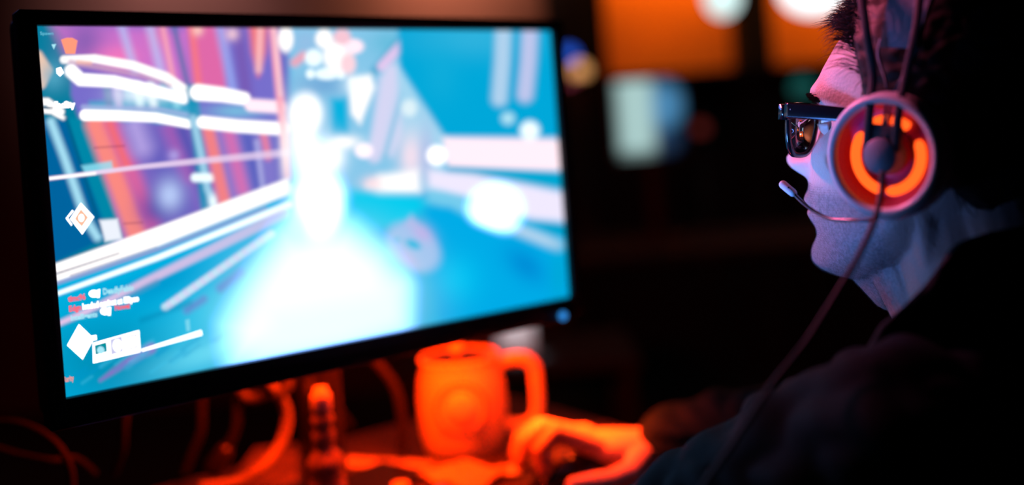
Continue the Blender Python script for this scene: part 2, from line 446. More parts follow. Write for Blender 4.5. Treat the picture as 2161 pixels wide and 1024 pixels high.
    line([(200, 312), (262, 308)], 3, L((110, 40, 90)), 4, .5); line([(262, 472), (300, 470)], 3, L((110, 40, 90)), 4, .5)
    line([(135, 126), (200, 124), (280, 138), (350, 163), (396, 196)], 17, Wh, 4, 1, 22)
    line([(150, 132), (210, 142), (290, 158), (360, 180)], 12, L((205, 165, 195)), 6, .8, 4); line([(165, 131), (190, 133)], 8, L((250, 180, 160)), 5, .7)
    line([(150, 150), (170, 168), (240, 172), (320, 190), (388, 208)], 28, Wh*1.2, 5, 1, 22)
    line([(176, 226), (250, 228), (330, 230), (405, 245)], 10, L((170, 185, 230)), 6, .8)
    line([(180, 243), (250, 244), (330, 248), (400, 262)], 24, Wh*1.2, 4, 1, 18)
    # small drum at the left border
    line([(78, 120), (98, 150), (85, 175)], 26, L((255, 210, 180)), 6, .9); glow(112, 160, 26, 30, L((90, 175, 205)), .7)
    line([(70, 215), (100, 215), (128, 236)], 16, Wh, 4); line([(75, 232), (110, 236), (134, 250)], 10, Wh, 4); line([(75, 226), (110, 228)], 2.5, L((60, 80, 110)), 2)
    poly([(85, 250), (140, 255), (185, 380), (230, 500), (105, 560)], L((0, 100, 160)), 8)
    line([(108, 258), (135, 330), (180, 460), (205, 500)], 17, L((170, 228, 248)), 9, .95)
    line([(140, 250), (215, 490)], 6, L((0, 90, 130)), 6, .8)
    poly([(172, 350), (235, 340), (240, 362), (180, 368)], L((140, 225, 245)), 5, .8); poly([(210, 465), (248, 462), (258, 505), (222, 510)], L((240, 245, 255)), 5)
    # second drum
    line([(405, 190), (440, 470)], 24, L((0, 145, 185)), 8, .9); line([(408, 250), (425, 330), (438, 400), (452, 430)], 14, L((165, 215, 240)), 7, .9)
    line([(412, 375), (446, 375)], 18, Wc, 6); glow(450, 425, 10, 16, Wc, .9)
    poly([(426, 268), (600, 278), (610, 400), (470, 435)], L((130, 120, 205)), 6)
    line([(440, 275), (475, 430)], 26, L((248, 130, 130)), 10, .95); line([(482, 275), (512, 400)], 26, L((225, 110, 175)), 16, .85)
    line([(520, 280), (545, 390)], 26, L((85, 95, 190)), 16, .9); line([(556, 282), (566, 330)], 14, L((250, 130, 150)), 10, .85); line([(583, 285), (592, 380)], 18, L((95, 95, 195)), 12, .9)
    line([(542, 300), (555, 400)], 10, L((190, 190, 240)), 8, .7)
    glow(500, 235, 60, 16, L((120, 190, 225)), .9)
    line([(418, 195), (470, 200), (515, 208)], 34, Wh*1.2, 5, 1, 26); line([(530, 222), (590, 226)], 26, L((255, 225, 235))*1.2, 6)
    line([(428, 258), (500, 266), (600, 272)], 26, Wh*1.2, 5)
    line([(575, 50), (590, 200), (610, 370)], 17, L((255, 165, 185)), 6, .95); line([(578, 55), (592, 200)], 7, L((255, 215, 225)), 5, .8)
    # long pale line
    line([(95, 378), (300, 352), (440, 338), (610, 322)], 7, L((240, 215, 245)), 3, 1, 16, (1.0, .65)); line([(95, 378), (200, 366)], 6, Wh, 3)
    # floor to the left
    poly([(100, 575), (600, 388), (1220, 300), (1230, 660), (120, 850)], L((0, 180, 230)), 8)
    glow(230, 760, 170, 110, L((0, 142, 182)), .95); glow(480, 640, 130, 50, L((60, 205, 238)), .9, -30); glow(330, 600, 110, 30, L((0, 150, 205)), .8, -20)
    glow(450, 740, 120, 30, L((110, 225, 248)), .8, -20)
    poly([(108, 560), (330, 480), (610, 376), (610, 400), (330, 510), (112, 586)], Wh*1.1, 5)
    line([(112, 590), (330, 512), (610, 398)], 15, Wh, 5, 1, 22); line([(112, 580), (250, 535)], 4, L((80, 80, 120)), 4, .8, 2); line([(150, 582), (330, 522)], 4, L((120, 110, 160)), 4, .6, 2)
    line([(115, 600), (330, 528), (560, 440)], 6, L((160, 150, 205)), 5, .85)
    line([(118, 621), (330, 545), (610, 432)], 9, Wc*1.1, 4, 1, 14)
    line([(118, 686), (200, 650), (300, 598), (450, 525), (600, 450)], 10, L((240, 200, 235)), 6, .95, 22, (1, .6)); line([(200, 662), (330, 595)], 9, L((90, 150, 195)), 8, .6)
    for k in range(26):
        tk = k/25; xx, yy = 350+(572-350)*tk, 648+(494-648)*tk; ell(xx, yy, 9, 8, L((222, 218, 248)) if k % 2 else L((205, 235, 250)), .5, .85)
    line([(466, 608), (508, 576)], 18, L((95, 120, 210)), 10, .8); line([(395, 655), (430, 632)], 14, L((110, 110, 200)), 10, .7)
    line([(300, 676), (400, 640)], 8, L((0, 120, 170)), 10, .5)
    line([(212, 803), (260, 770), (318, 735)], 3, L((150, 105, 200)), 7, .9, 22); line([(268, 775), (310, 745)], 10, L((60, 170, 215)), 8, .7)
    rs = np.random.RandomState(3)
    for k in range(26):
        xx = rs.uniform(150, 480); yy = 835-(xx-135)*.2-rs.uniform(8, 60); ln = rs.uniform(15, 45)
        line([(xx, yy), (xx+ln, yy-ln*.7)], rs.uniform(3, 7), L((60, 195, 235)) if k % 2 else L((0, 150, 205)), 6, .5)
    # right of the drums: hall seen through haze
    poly([(612, 50), (880, 50), (830, 145), (940, 290), (930, 400), (612, 420)], L((135, 200, 235)), 14)
    glow(680, 180, 60, 24, L((110, 165, 215)), .8); glow(820, 90, 40, 30, L((105, 190, 222)), .9); glow(645, 90, 30, 30, L((150, 190, 230)), .8)
    line([(622, 132), (640, 118)], 16, L((255, 160, 175)), 9, .85)
    line([(790, 150), (845, 85)], 14, L((0, 150, 195)), 10, .7); line([(806, 140), (862, 78)], 20, L((228, 200, 240)), 5); line([(862, 60), (866, 85)], 22, L((240, 190, 225)), 6, .8)
    poly([(698, 208), (733, 205), (736, 286), (700, 290)], L((0, 178, 225)), 10)
    poly([(800, 165), (838, 130), (870, 250), (830, 330), (780, 330)], L((205, 215, 245)), 12); line([(826, 150), (790, 330)], 26, L((215, 215, 245)), 10); line([(850, 190), (812, 330)], 8, L((90, 190, 225)), 8, .8)
    poly([(838, 135), (945, 290), (930, 400), (860, 400)], L((165, 215, 242)), 12); glow(868, 330, 26, 50, L((245, 225, 240)), 1); glow(900, 330, 16, 60, L((180, 190, 232)), .8); ell(864, 228, 16, 18, L((225, 245, 252)), .4)
    poly([(775, 395), (800, 370), (880, 360), (885, 405), (800, 412)], Wh, 14); glow(786, 388, 22, 16, L((255, 225, 232)), .9)
    for (x, y, rx, ry, c0) in ((603, 82, 16, 28, Wh), (684, 82, 18, 20, Wh), (662, 122, 18, 18, Wc), (655, 156, 9, 10, Wc), (690, 156, 26, 12, Wc), (720, 156, 9, 11, Wc), (712, 118, 30, 34, Wh), (745, 98, 22, 15, L((255, 225, 235))*1.2), (722, 78, 18, 16, L((250, 200, 215))), (735, 135, 16, 22, L((255, 215, 225)))): ell(x, y, rx, ry, c0, .35)
    poly([(735, 165), (782, 158), (790, 185), (772, 230), (760, 262), (742, 240)], Wh, 9); glow(750, 180, 26, 20, Wc, .6)
    ell(768, 318, 19, 16, L((250, 235, 245))*1.2, .3); glow(730, 300, 32, 14, Wh, .95)
    # right hand floor and band
    poly([(838, 50), (1175, 50), (1190, 292), (938, 288), (845, 140)], L((0, 168, 218)), 8); glow(1000, 80, 120, 40, L((60, 185, 225)), .6); glow(930, 160, 40, 60, L((20, 175, 220)), .6)
    line([(1062, 70), (1060, 130), (1054, 208)], 32, L((180, 212, 240)), 10, .95); line([(1118, 72), (1115, 130), (1108, 200)], 32, L((195, 200, 238)), 10, .95)
    ell(1072, 250, 14, 13, L((170, 225, 245)), .4)
    poly([(935, 290), (1195, 294), (1196, 362), (945, 352)], L((252, 228, 238))*1.15, 8); ell(1118, 276, 20, 20, Wc, .3)
    poly([(945, 352), (1200, 364), (1205, 405), (1080, 380), (945, 366)], L((0, 168, 212)), 6)
    poly([(905, 360), (1000, 368), (1200, 408), (1200, 470), (1120, 462), (1000, 420), (905, 400)], L((232, 225, 246))*1.1, 10)
    poly([(905, 395), (1000, 420), (1060, 470), (1000, 460), (900, 425)], L((130, 210, 240)), 12, .8)
    poly([(1120, 470), (1200, 475), (1205, 500), (1160, 490)], L((0, 160, 205)), 8); line([(1080, 480), (1175, 518)], 24, L((185, 215, 240)), 10, .9)
    ell(1045, 442, 54, 50, Hot*.7, .35); ell(922, 328, 20, 20, Wh*1.3, .3)
    poly([(740, 400), (880, 415), (900, 430), (860, 470), (740, 500)], L((0, 205, 240)), 16)
    poly([(900, 440), (950, 438), (1000, 470), (1080, 500), (1205, 545), (1210, 640), (930, 680), (905, 560)], L((0, 172, 232)), 12)
    glow(1110, 560, 50, 30, L((0, 140, 215)), .9, 40); glow(960, 590, 50, 50, L((0, 198, 245)), .9); glow(1180, 580, 20, 60, L((0, 168, 215)), .8)
    # ring lying on the floor
    ell(872, 522, 62, 44, L((168, 198, 240)), .25, .95, 38); glow(890, 490, 26, 16, L((200, 175, 232)), .8, 40); glow(860, 545, 26, 12, L((205, 190, 235)), .8, 40)
    poly([(852, 475), (868, 455), (892, 485)], L((185, 190, 235)), 8, .9); ell(872, 516, 17, 9, L((30, 185, 228)), .5, 1, 25); ell(838, 506, 8, 5, L((70, 195, 232)), .6, .7)
    # central glare
    glow(640, 650, 150, 100, L((150, 228, 250)), .9, -25, 1.2); glow(690, 640, 170, 140, L((215, 248, 255)), .85, 0, 1.5)
    poly([(600, 500), (735, 490), (800, 545), (842, 610), (838, 670), (720, 712), (500, 755), (490, 690)], Hot*.6, 60)
    poly([(570, 650), (842, 600), (845, 694), (540, 756)], Hot*.5, 50, .95)
    glow(672, 430, 52, 70, Hot, 1, 0, 2.2); glow(660, 345, 36, 50, Hot*.6, .9, 0, 2); ell(645, 238, 32, 38, Wh*1.2, .5); glow(640, 290, 32, 60, Wh*1.2, .95)
    glow(700, 330, 26, 34, Wh*1.3, .9); glow(602, 320, 12, 80, Wh, .6); glow(625, 480, 26, 40, Hot*.4, .8)
    # darker lower border by the frame
    return col

NX, NY = 560, 316
us = np.linspace(-MW, MW, NX); vs = np.linspace(-MH, MH, NY)
UU, VV = np.meshgrid(us, vs); UU = UU.ravel(); VV = VV.ravel()
o0 = np.array(mon(0, 0, 0)); P3 = o0[None]+np.outer(UU, np.array(ex))+np.outer(VV, np.array((0, 0, 1.)))
D = P3-np.array(CAM); zc = D @ np.array(fwd)
PX = CX+FPX*(D @ np.array(right))/zc; PY = CY-FPX*(D @ np.array(up))/zc
cols = picture(PX, PY)
idx = np.arange(NX*NY).reshape(NY, NX)
quads = np.stack([idx[:-1, :-1], idx[:-1, 1:], idx[1:, 1:], idx[1:, :-1]], -1).reshape(-1, 4)
me = bpy.data.meshes.new('screen'); me.vertices.add(len(P3)); me.vertices.foreach_set('co', P3.ravel().astype(np.float32))
me.loops.add(quads.size); me.loops.foreach_set('vertex_index', quads.ravel().astype(np.int32)); me.polygons.add(len(quads))
me.polygons.foreach_set('loop_start', np.arange(0, quads.size, 4, dtype=np.int32)); me.polygons.foreach_set('loop_total', np.full(len(quads), 4, dtype=np.int32))
me.update(calc_edges=True); me.validate()
screen = bpy.data.objects.new('screen', me); C.objects.link(screen); setcol(screen, cols); me.materials.append(attr_emis('display', 1.0))

monitor = thing('monitor', 'large black monitor in front showing a bright cyan game picture', 'monitor', loc=mon(0, .12, 0)-Vector((0, 0, mon(0, .12, 0).z-DESK)))
g = G()
BW, BT, BB = .0135, .0125, .024      # bezel left/right, top, bottom
dep = .007
for (x0, x1, z0, z1) in ((-MW-BW, -MW, -MH-BB, MH+BT), (MW, MW+BW, -MH-BB, MH+BT), (-MW-BW, MW+BW, MH, MH+BT), (-MW-BW, MW+BW, -MH-BB, -MH)):
    g.rbox(mon((x0+x1)/2, .012-dep, (z0+z1)/2), ((x1-x0)/2, (z1-z0)/2, .012), .002, RM @ Matrix.Rotation(math.pi/2, 3, 'X'))
bezel = g.build('bezel', m_black); autosmooth(bezel)
g = G(); g.rbox(mon(0, .028, -.004), (MW+BW-.001, MH+.0165, .012), .01, RM @ Matrix.Rotation(math.pi/2, 3, 'X')); g.rbox(mon(0, .05, -.01), (MW*.72, MH*.7, .016), .03, RM @ Matrix.Rotation(math.pi/2, 3, 'X'))
housing = g.build('housing', m_black); autosmooth(housing)
zs = DESK-mon(0, 0, 0).z
g = G(); g.rbox(mon(.013, .125, zs/2-.02), (.023, abs(zs)/2-.005, .009), .006, RM @ Matrix.Rotation(math.pi/2, 3, 'X')); g.box(mon(.013, .09, -.04), (.035, .035, .045), RM)
neck = g.build('stand_neck', m_black); autosmooth(neck)
g = G(); g.rbox(mon(.013, .165, zs+.004), (.075, .055, .004), .05, RM); base = g.build('stand_base', m_black); autosmooth(base)
g = G(); g.rbox(mon(.10, .072, -.085), (.13, .008, .004), .003, RM @ Matrix.Rotation(math.pi/2, 3, 'X')); strip = g.build('backlight_strip', emis('red_strip', (1, .05, .002), 3)); strip['label'] = 'red glowing light strip on the back'
la = area('strip_light', mon(.08, .084, -.085), mon(.13, .30, -.24), .30, (1, .022, .0003), 18, .02)
lb = area('hand_fill_red', mon(.200, .056, -.150), mon(.275, .01, -.26), .03, (1, .04, .002), 3.4, .04, spread=75)  # added red fill for the hand, not part of the glowing strip
pc = Vector(mon(0, 0, 0)); lx, lz = scr(1180, 666)
g = G(); g.ball(mon(lx-.001, -dep-.0005, lz+.0005), .0048, 16); pl = g.build('power_light', emis('blue_power_light', (.02, .16, .46), 1.9))
pl['label'] = 'round glowing blue power light'
# on-screen lettering and symbols
mW = emis('hud_white', (1, 1, .98), 2.2); mR = emis('hud_red', tuple(s2l((255, 95, 110))), 1.1); mO = emis('hud_orange', tuple(s2l((255, 150, 120))), 1.1)
mC = emis('hud_ice', tuple(s2l((170, 235, 250))), 1.0); mT = emis('hud_teal', tuple(s2l((0, 140, 160))), 1.0); mL = emis('hud_lavender', tuple(s2l((205, 205, 240))), 1.0)
mP = emis('hud_peach', tuple(s2l((255, 190, 160))), 1.0); mI = emis('hud_ice_soft', tuple(s2l((120, 215, 240))), 1.0)
HUDS = []; hud = G(); HM = [mW, mR, mO, mC, mT, mL, mP, mI]; lay = [0.0004]
def grp(name):
    global hud
    o = hud.build(name, mats=HM, smooth=False); HUDS.append(o); hud = G()
def hp(pts, mi):
    lay[0] += .00002; hud.mi = mi
    hud.ext([mon(*(lambda q: (q[0], -lay[0], q[1]))(scr(*p))) for p in pts], [tuple(range(len(pts)))])
def hcirc(x, y, rx, ry, mi, n=20): hp([(x+rx*math.cos(2*math.pi*k/n), y+ry*math.sin(2*math.pi*k/n)) for k in range(n)], mi)
def htext(s, px, py, hpx, mi, wpx=None, bold=0.0):
    cu = bpy.data.curves.new('t', 'FONT'); cu.body = s; cu.resolution_u = 2; cu.offset = bold
    ob = bpy.data.objects.new('t', cu); C.objects.link(ob)
    dg = bpy.context.evaluated_depsgraph_get(); dg.update(); m2 = bpy.data.meshes.new_from_object(ob.evaluated_get(dg))
    x0, z0 = scr(px, py); x1, z1 = scr(px, py-hpx); sc = abs(z1-z0)/.7
    wid = max(v.co.x for v in m2.vertices)
    sx = sc
    if wpx: sx = abs(scr(px+wpx, py)[0]-x0)/wid
    lay[0] += .00002; hud.mi = mi
    hud.ext([mon(x0+v.co.x*sx, -lay[0], z0+v.co.y*sc) for v in m2.vertices], [tuple(p.vertices) for p in m2.polygons])
    bpy.data.objects.remove(ob); bpy.data.curves.remove(cu); bpy.data.meshes.remove(m2)
htext('Facility', 115, 228, 13, 0, 44, .05); grp('place_name')
htext('timc96', 144, 637, 12, 1, 37, .045); hcirc(198, 620, 11, 8, 0); hp([(205, 612), (211, 610), (210, 628), (204, 629)], 0); htext('DeadlyFabio', 217, 622, 13, 3, 66, .04); grp('message_line')
htext('Edgn', 145, 658, 12, 1, 27, .045); htext('loaded against at Ellipso', 174, 653, 12, 0, 120, .05); grp('message_line')
htext('Intelligents', 149, 677, 11, 3, 57, .04); hcirc(221, 657, 10, 8, 0); hp([(227, 649), (234, 648), (233, 666), (227, 666)], 0); htext('Nowel', 242, 655, 11, 1, 32, .04); grp('message_line')
htext('Rarity', 134, 807, 12, 2, 22, .02); grp('corner_text')
hp([(166, 684), (198, 715), (174, 759), (141, 729)], 0); hp([(190, 709), (203, 707), (204, 717), (196, 719)], 0)
hp([(195, 724), (293, 697), (296, 741), (295, 743), (196, 767)], 0)
hp([(199, 729), (224, 722), (226, 742), (201, 749)], 4); hcirc(212, 739, 8, 8, 3); hp([(202, 750), (226, 744), (226, 750), (202, 757)], 0)
hp([(232, 716), (257, 709), (259, 742), (234, 749)], 5); hcirc(247, 729, 9, 13, 0); hp([(265, 710), (288, 704), (290, 734), (267, 740)], 5); hp([(267, 714), (285, 709), (287, 730), (268, 736)], 0)
hp([(298, 737), (424, 697), (426, 707), (299, 742)], 0); hp([(390, 676), (399, 673), (401, 698), (393, 700)], 7); grp('weapon_panel')
hp([(170, 428), (198, 458), (173, 495), (147, 462)], 0); hp([(170, 441), (186, 459), (172, 479), (157, 462)], 6); hcirc(171, 460, 6, 8, 0)
hp([(152, 443), (155, 446), (143, 460), (152, 474), (150, 477), (138, 461)], 0); grp('diamond_marker')
hp([(108, 94), (118, 93), (113, 105)], 3); hp([(118, 145), (128, 142), (134, 154), (126, 162), (119, 155)], 0); grp('radar_marks')
hp([(128, 84), (140, 80), (152, 80), (163, 86), (158, 114), (138, 114)], 2); grp('radar_wedge')
htext('Spawn', 84, 74, 7, 7, 28)
grp('small_caption')
adopt(monitor, screen, bezel, housing, neck, base, pl, strip, la, lb)
for o in HUDS: o.parent = screen

# ------------------------------------------------------------------ mug (stein)
mb = ondesk(981, 966); mb.z = DESK; mb.y += .03; k = mb.y/2093
t = thing('mug', 'tall barrel shaped mug glowing orange in red light', 'mug', loc=mb)
R = .0555; Hm = .119
prof = [(0, 0), (.042, 0), (.047, .002), (.050, .006), (.054, .025), (R, .045), (R, .062), (.0530, .089), (.0495, .103), (.0480, .110), (.0495, .115), (.050, Hm), (.048, Hm+.001), (.045, Hm-.002), (.0455, .11), (.051, .06), (.046, .008), (0, .006)]
g = G(); g.lathe(prof, 64, Matrix.Translation(mb)); b1 = g.build('body', m_ceramic)
hp3 = [Vector((.0455, 0, .099)), Vector((.060, 0, .103)), Vector((.078, 0, .102)), Vector((.089, 0, .092)), Vector((.0915, 0, .08)), Vector((.0915, 0, .05)), Vector((.088, 0, .032)), Vector((.075, 0, .022)), Vector((.051, 0, .024))]
g = G(); g.tube([mb+Matrix.Rotation(math.radians(8), 3, 'Z') @ p for p in [q*1.04 for q in hp3]], [.0075, .0085, .0088, .0088, .0085, .0085, .0085, .0085, .0085], 16, 5); b2 = g.build('handle', m_ceramic)
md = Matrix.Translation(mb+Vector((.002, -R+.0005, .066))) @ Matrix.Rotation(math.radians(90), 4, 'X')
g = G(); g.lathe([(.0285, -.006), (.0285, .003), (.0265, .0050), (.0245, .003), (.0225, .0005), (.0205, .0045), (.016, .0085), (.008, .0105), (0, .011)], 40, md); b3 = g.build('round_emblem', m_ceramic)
LT = Matrix.Translation(mb+Vector((-.003, 0, 0)))
g = G(); g.lathe([(.0452, Hm-.006), (.0440, Hm-.001), (.02, Hm+.001), (0, Hm+.002)], 40, LT); b4 = g.build('lid', mat('dark_lid', (.02, .015, .015), .25)); b4['label'] = 'dark lid sunk in the rim'
g = G(); g.lathe([(.005, Hm-.003), (.0045, Hm+.003), (.009, Hm+.007), (.0095, Hm+.011), (.006, Hm+.015), (0, Hm+.016)], 32, LT); kb = g.build('lid_knob', m_ceramic); kb.parent = b4
g = G(); g.lathe([(.0315, -.006), (.0315, .0022), (.0285, .0030), (.0285, -.004)], 40, md, caps=False); er = g.build('emblem_shade_ring', mat('emblem_shade', (.40, .30, .24), .35)); er.parent = b3  # shadow around the emblem, put in as a darker ring
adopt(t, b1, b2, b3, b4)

# ------------------------------------------------------------------ bottle
bb = at(689, 1000, 1.03); bb.z = DESK
t = thing('bottle', 'small ribbed glass bottle with red reflections left of the mug', 'bottle', loc=bb)
KB = 1.13
def sc2(P): return [(r_*.86, z_*KB) for r_, z_ in P]
prof = [(0, 0), (.020, 0), (.0225, .003), (.0225, .018), (.0215, .021), (.0225, .024), (.0225, .042), (.021, .046), (.0225, .05), (.0225, .056), (.0205, .060), (.0135, .066), (.0115, .070), (.014, .076), (.0145, .082), (.0115, .087), (.0135, .091), (.0135, .097), (.0105, .101), (.0105, .104), (0, .104)]
g = G(); g.lathe(sc2(prof), 48, Matrix.Translation(bb)); b1 = g.build('body', m_glass)
g = G(); g.lathe(sc2([(.0118, .102), (.0125, .104), (.0125, .116), (.0115, .118), (.0085, .119), (.008, .124), (0, .125)]), 32, Matrix.Translation(bb)); b2 = g.build('cap', mat('pale_cap', (.6, .6, .6), .2))
g = G(); g.lathe(sc2([(.0229, .026), (.0229, .040)]), 48, Matrix.Translation(bb), caps=False); b3 = g.build('sticker', mat('pale_label', (.6, .55, .5), .6))
adopt(t, b1, b2, b3)

# ------------------------------------------------------------------ cables
def cable(pts, r, m, label, name='cable', plug=None):
    P = [at(*p) for p in pts]
    for p in P: p.z = max(p.z, DESK+r)
    g = G(); g.tube(P, r, 12, 8); o = g.build(name, m)
    if plug is not None:
        t = thing(name, label, 'cable', 'cables behind and under the monitor', loc=P[-1])
        o.name = 'wire'; g = G(); d = (P[plug]-P[plug-1 if plug else 1]).normalized()
        q = P[plug]; g.cap(q-d*.004, q+d*.016, r*1.9, r*2.2, 12); pg = g.build('plug', m_black); adopt(t, o, pg); return t
    return tag(o, label, 'cable', 'cables behind and under the monitor')
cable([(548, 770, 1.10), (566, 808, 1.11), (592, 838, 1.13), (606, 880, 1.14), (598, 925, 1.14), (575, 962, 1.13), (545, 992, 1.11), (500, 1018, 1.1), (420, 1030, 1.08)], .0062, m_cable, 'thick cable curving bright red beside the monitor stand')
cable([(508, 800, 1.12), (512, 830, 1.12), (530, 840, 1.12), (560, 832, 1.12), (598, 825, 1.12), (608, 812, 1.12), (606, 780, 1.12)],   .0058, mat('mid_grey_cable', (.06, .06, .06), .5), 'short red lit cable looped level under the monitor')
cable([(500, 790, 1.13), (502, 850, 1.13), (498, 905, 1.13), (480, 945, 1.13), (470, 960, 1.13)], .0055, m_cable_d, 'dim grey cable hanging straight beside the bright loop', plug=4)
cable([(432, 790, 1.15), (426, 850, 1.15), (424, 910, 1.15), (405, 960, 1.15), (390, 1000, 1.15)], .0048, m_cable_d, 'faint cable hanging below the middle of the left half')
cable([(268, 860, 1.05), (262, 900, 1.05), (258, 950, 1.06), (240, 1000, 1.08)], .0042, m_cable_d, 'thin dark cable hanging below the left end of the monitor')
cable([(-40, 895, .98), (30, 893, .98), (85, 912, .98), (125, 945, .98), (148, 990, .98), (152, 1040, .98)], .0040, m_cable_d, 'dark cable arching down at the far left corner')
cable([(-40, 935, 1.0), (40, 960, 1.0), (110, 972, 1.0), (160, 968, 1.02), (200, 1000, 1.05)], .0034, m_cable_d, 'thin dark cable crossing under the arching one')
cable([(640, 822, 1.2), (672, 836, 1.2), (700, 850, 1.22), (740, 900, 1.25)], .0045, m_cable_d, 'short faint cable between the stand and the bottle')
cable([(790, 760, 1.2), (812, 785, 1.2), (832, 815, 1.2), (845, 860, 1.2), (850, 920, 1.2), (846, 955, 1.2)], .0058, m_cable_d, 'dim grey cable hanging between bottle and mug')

# ------------------------------------------------------------------ clutter on the desk
def sheet(name, quad, h, th, m, label, cat, rnd=.0, group=None):
    P = [ondesk(x, y, h) for x, y in quad]
    V = []; F = []; n = 10
    for k2, zz in ((0, 0.0), (1, th)):
        for i in range(n+1):
            for j in range(n+1):
                u, v = i/n, j/n
                p = P[0]*(1-u)*(1-v)+P[1]*u*(1-v)+P[2]*u*v+P[3]*(1-u)*v
                w2 = rnd*(noise.noise(p*38+Vector((3, 1, 0)))+.6)
                V.append(p+Vector((0, 0, zz+max(0, w2))))
    K = (n+1)**2
    for i in range(n):
        for j in range(n):
            a = i*(n+1)+j; F.append((a, a+1, a+n+2, a+n+1)); F.append((K+a, K+a+n+1, K+a+n+2, K+a+1))
    for i in range(n):
        a = i*(n+1); b2 = (i+1)*(n+1); F.append((a, b2, K+b2, K+a)); F.append((a+n, K+a+n, K+b2+n, b2+n))
        F.append((i, K+i, K+i+1, i+1)); a = n*(n+1)+i; F.append((a, a+1, K+a+1, K+a))
    o = add(name, V, F, m, smooth=rnd > 0); return tag(o, label, cat, group)
sheet('tablet', [(660, 1045), (806, 984), (892, 1004), (830, 1075)], .0012, .007, m_black, 'black slab lying flat on the desk in front of the mug', 'tablet')
sheet('napkin', [(880, 1012), (985, 986), (1075, 1000), (1010, 1045)], .0012, .0015, m_paper, 'crumpled pale napkin glowing orange in front of the mug', 'napkin', .009)
sheet('paper', [(1010, 1010), (1060, 992), (1132, 990), (1095, 1012)], .0012, .0012, m_paper, 'pale folded paper between the mug and the hand', 'paper', .006)
sheet('envelope', [(718, 985), (735, 966), (925, 976), (900, 990)], .0006, .0008, m_paper, 'flat pale sheet behind the black slab', 'paper', .0)
sheet('notebook', [(478, 1040), (540, 955), (628, 948), (628, 1040)], .0006, .006, mat('grey_cover', (.11, .10, .10), .6, spec=.2), 'pale notebook lying left of the monitor stand, lit red', 'notebook')
g = G(); cc = ondesk(845, 1026, .012); g.lathe([(.006, -.004), (.0095, -.003), (.010, 0), (.009, .003), (0, .004)], 24, Matrix.Translation(cc)); tag(g.build('small_disc', m_ceramic), 'small pale disc glowing orange on the black slab', 'disc')
# grey carton on a low side table further back
cb = at(1092, 757, 2.5); t = thing('carton', 'small grey carton out of focus behind the mug handle', 'box', loc=cb)
hh = (at(1092, 672, 2.5).z-cb.z)/2; g = G(); g.rbox((cb.x, cb.y+.05, cb.z+hh), (.048, .05, hh), .006); a = g.build('body', m_carton)
g = G(); g.box((cb.x, cb.y+.05, cb.z+2*hh+.0015), (.0485, .0505, .0015)); b = g.build('lid', m_carton, smooth=False); adopt(t, a, b)
area('carton_light', (cb.x-.1, 2.1, 2.4), (cb.x, 2.5, cb.z+.08), .04, (.9, .95, 1), .12, spread=5)
t = thing('side_table', 'low black side table under the small grey carton', 'table', loc=(cb.x, cb.y, 0))
g = G(); g.box((cb.x, cb.y+.1, cb.z-.012), (.3, .2, .011)); q = g.build('tabletop', m_darkwall, smooth=False); legs = []
for sx in (-.27, .27):
    for sy in (-.17, .17):
        g = G(); g.box((cb.x+sx, cb.y+.1+sy, (cb.z-.023)/2), (.015, .015, (cb.z-.023)/2)); legs.append(g.build('leg', m_black, smooth=False))
adopt(t, q, *legs)

# ------------------------------------------------------------------ person
TH = math.radians(44)
d0 = Vector((-math.sin(math.pi/2-0)*math.cos(TH), math.sin(TH), 0)); nn = Vector((-math.sin(TH), -math.cos(TH), 0))
PITCH = math.radians(8)
hd_f = (d0*math.cos(PITCH)+Vector((0, 0, 1))*math.sin(PITCH)).normalized()
hd_u = hd_f.cross(nn); hd_u = hd_u if hd_u.z > 0 else -hd_u
Hc = at(1875, 330, .66) - nn*.1
HM4 = Matrix((hd_f, nn, hd_u)).transposed().to_4x4(); HM4.translation = Hc
def hl(f, s, u): return HM4 @ Vector((f, s, u))

# head table: u, front, back, halfwidth, centre
T = np.array([
 [.1285, -.012, -.022, .003, -.016], [.1265, .012, -.044, .024, -.016], [.121, .030, -.062, .041, -.015], [.110, .048, -.080, .056, -.014], [.095, .0645, -.091, .067, -.012],
 [.075, .0815, -.097, .0735, -.010], [.055, .0920, -.100, .0760, -.010], [.040, .0972, -.099, .0765, -.010], [.028, .0985, -.097, .076, -.010], [.015, .0950, -.093, .0750, -.006],
 [.0, .0955, -.087, .0735, 0], [-.015, .0985, -.079, .0705, .004], [-.03, .1015, -.069, .0670, .008], [-.045, .1015, -.055, .0635, .012], [-.058, .0995, -.040, .0600, .016],
 [-.07, .0940, -.024, .0560, .020], [-.082, .0918, -.008, .0500, .026], [-.092, .0935, .010, .0430, .034], [-.100, .0955, .028, .0330, .045], [-.106, .088, .045, .021, .058], [-.1085, .075, .060, .006, .067]])
Tu = T[::-1, 0]
def tb(c, u): return np.interp(u, Tu, T[::-1, c])
def gs(x, m, s): return np.exp(-((x-m)/s)**2)
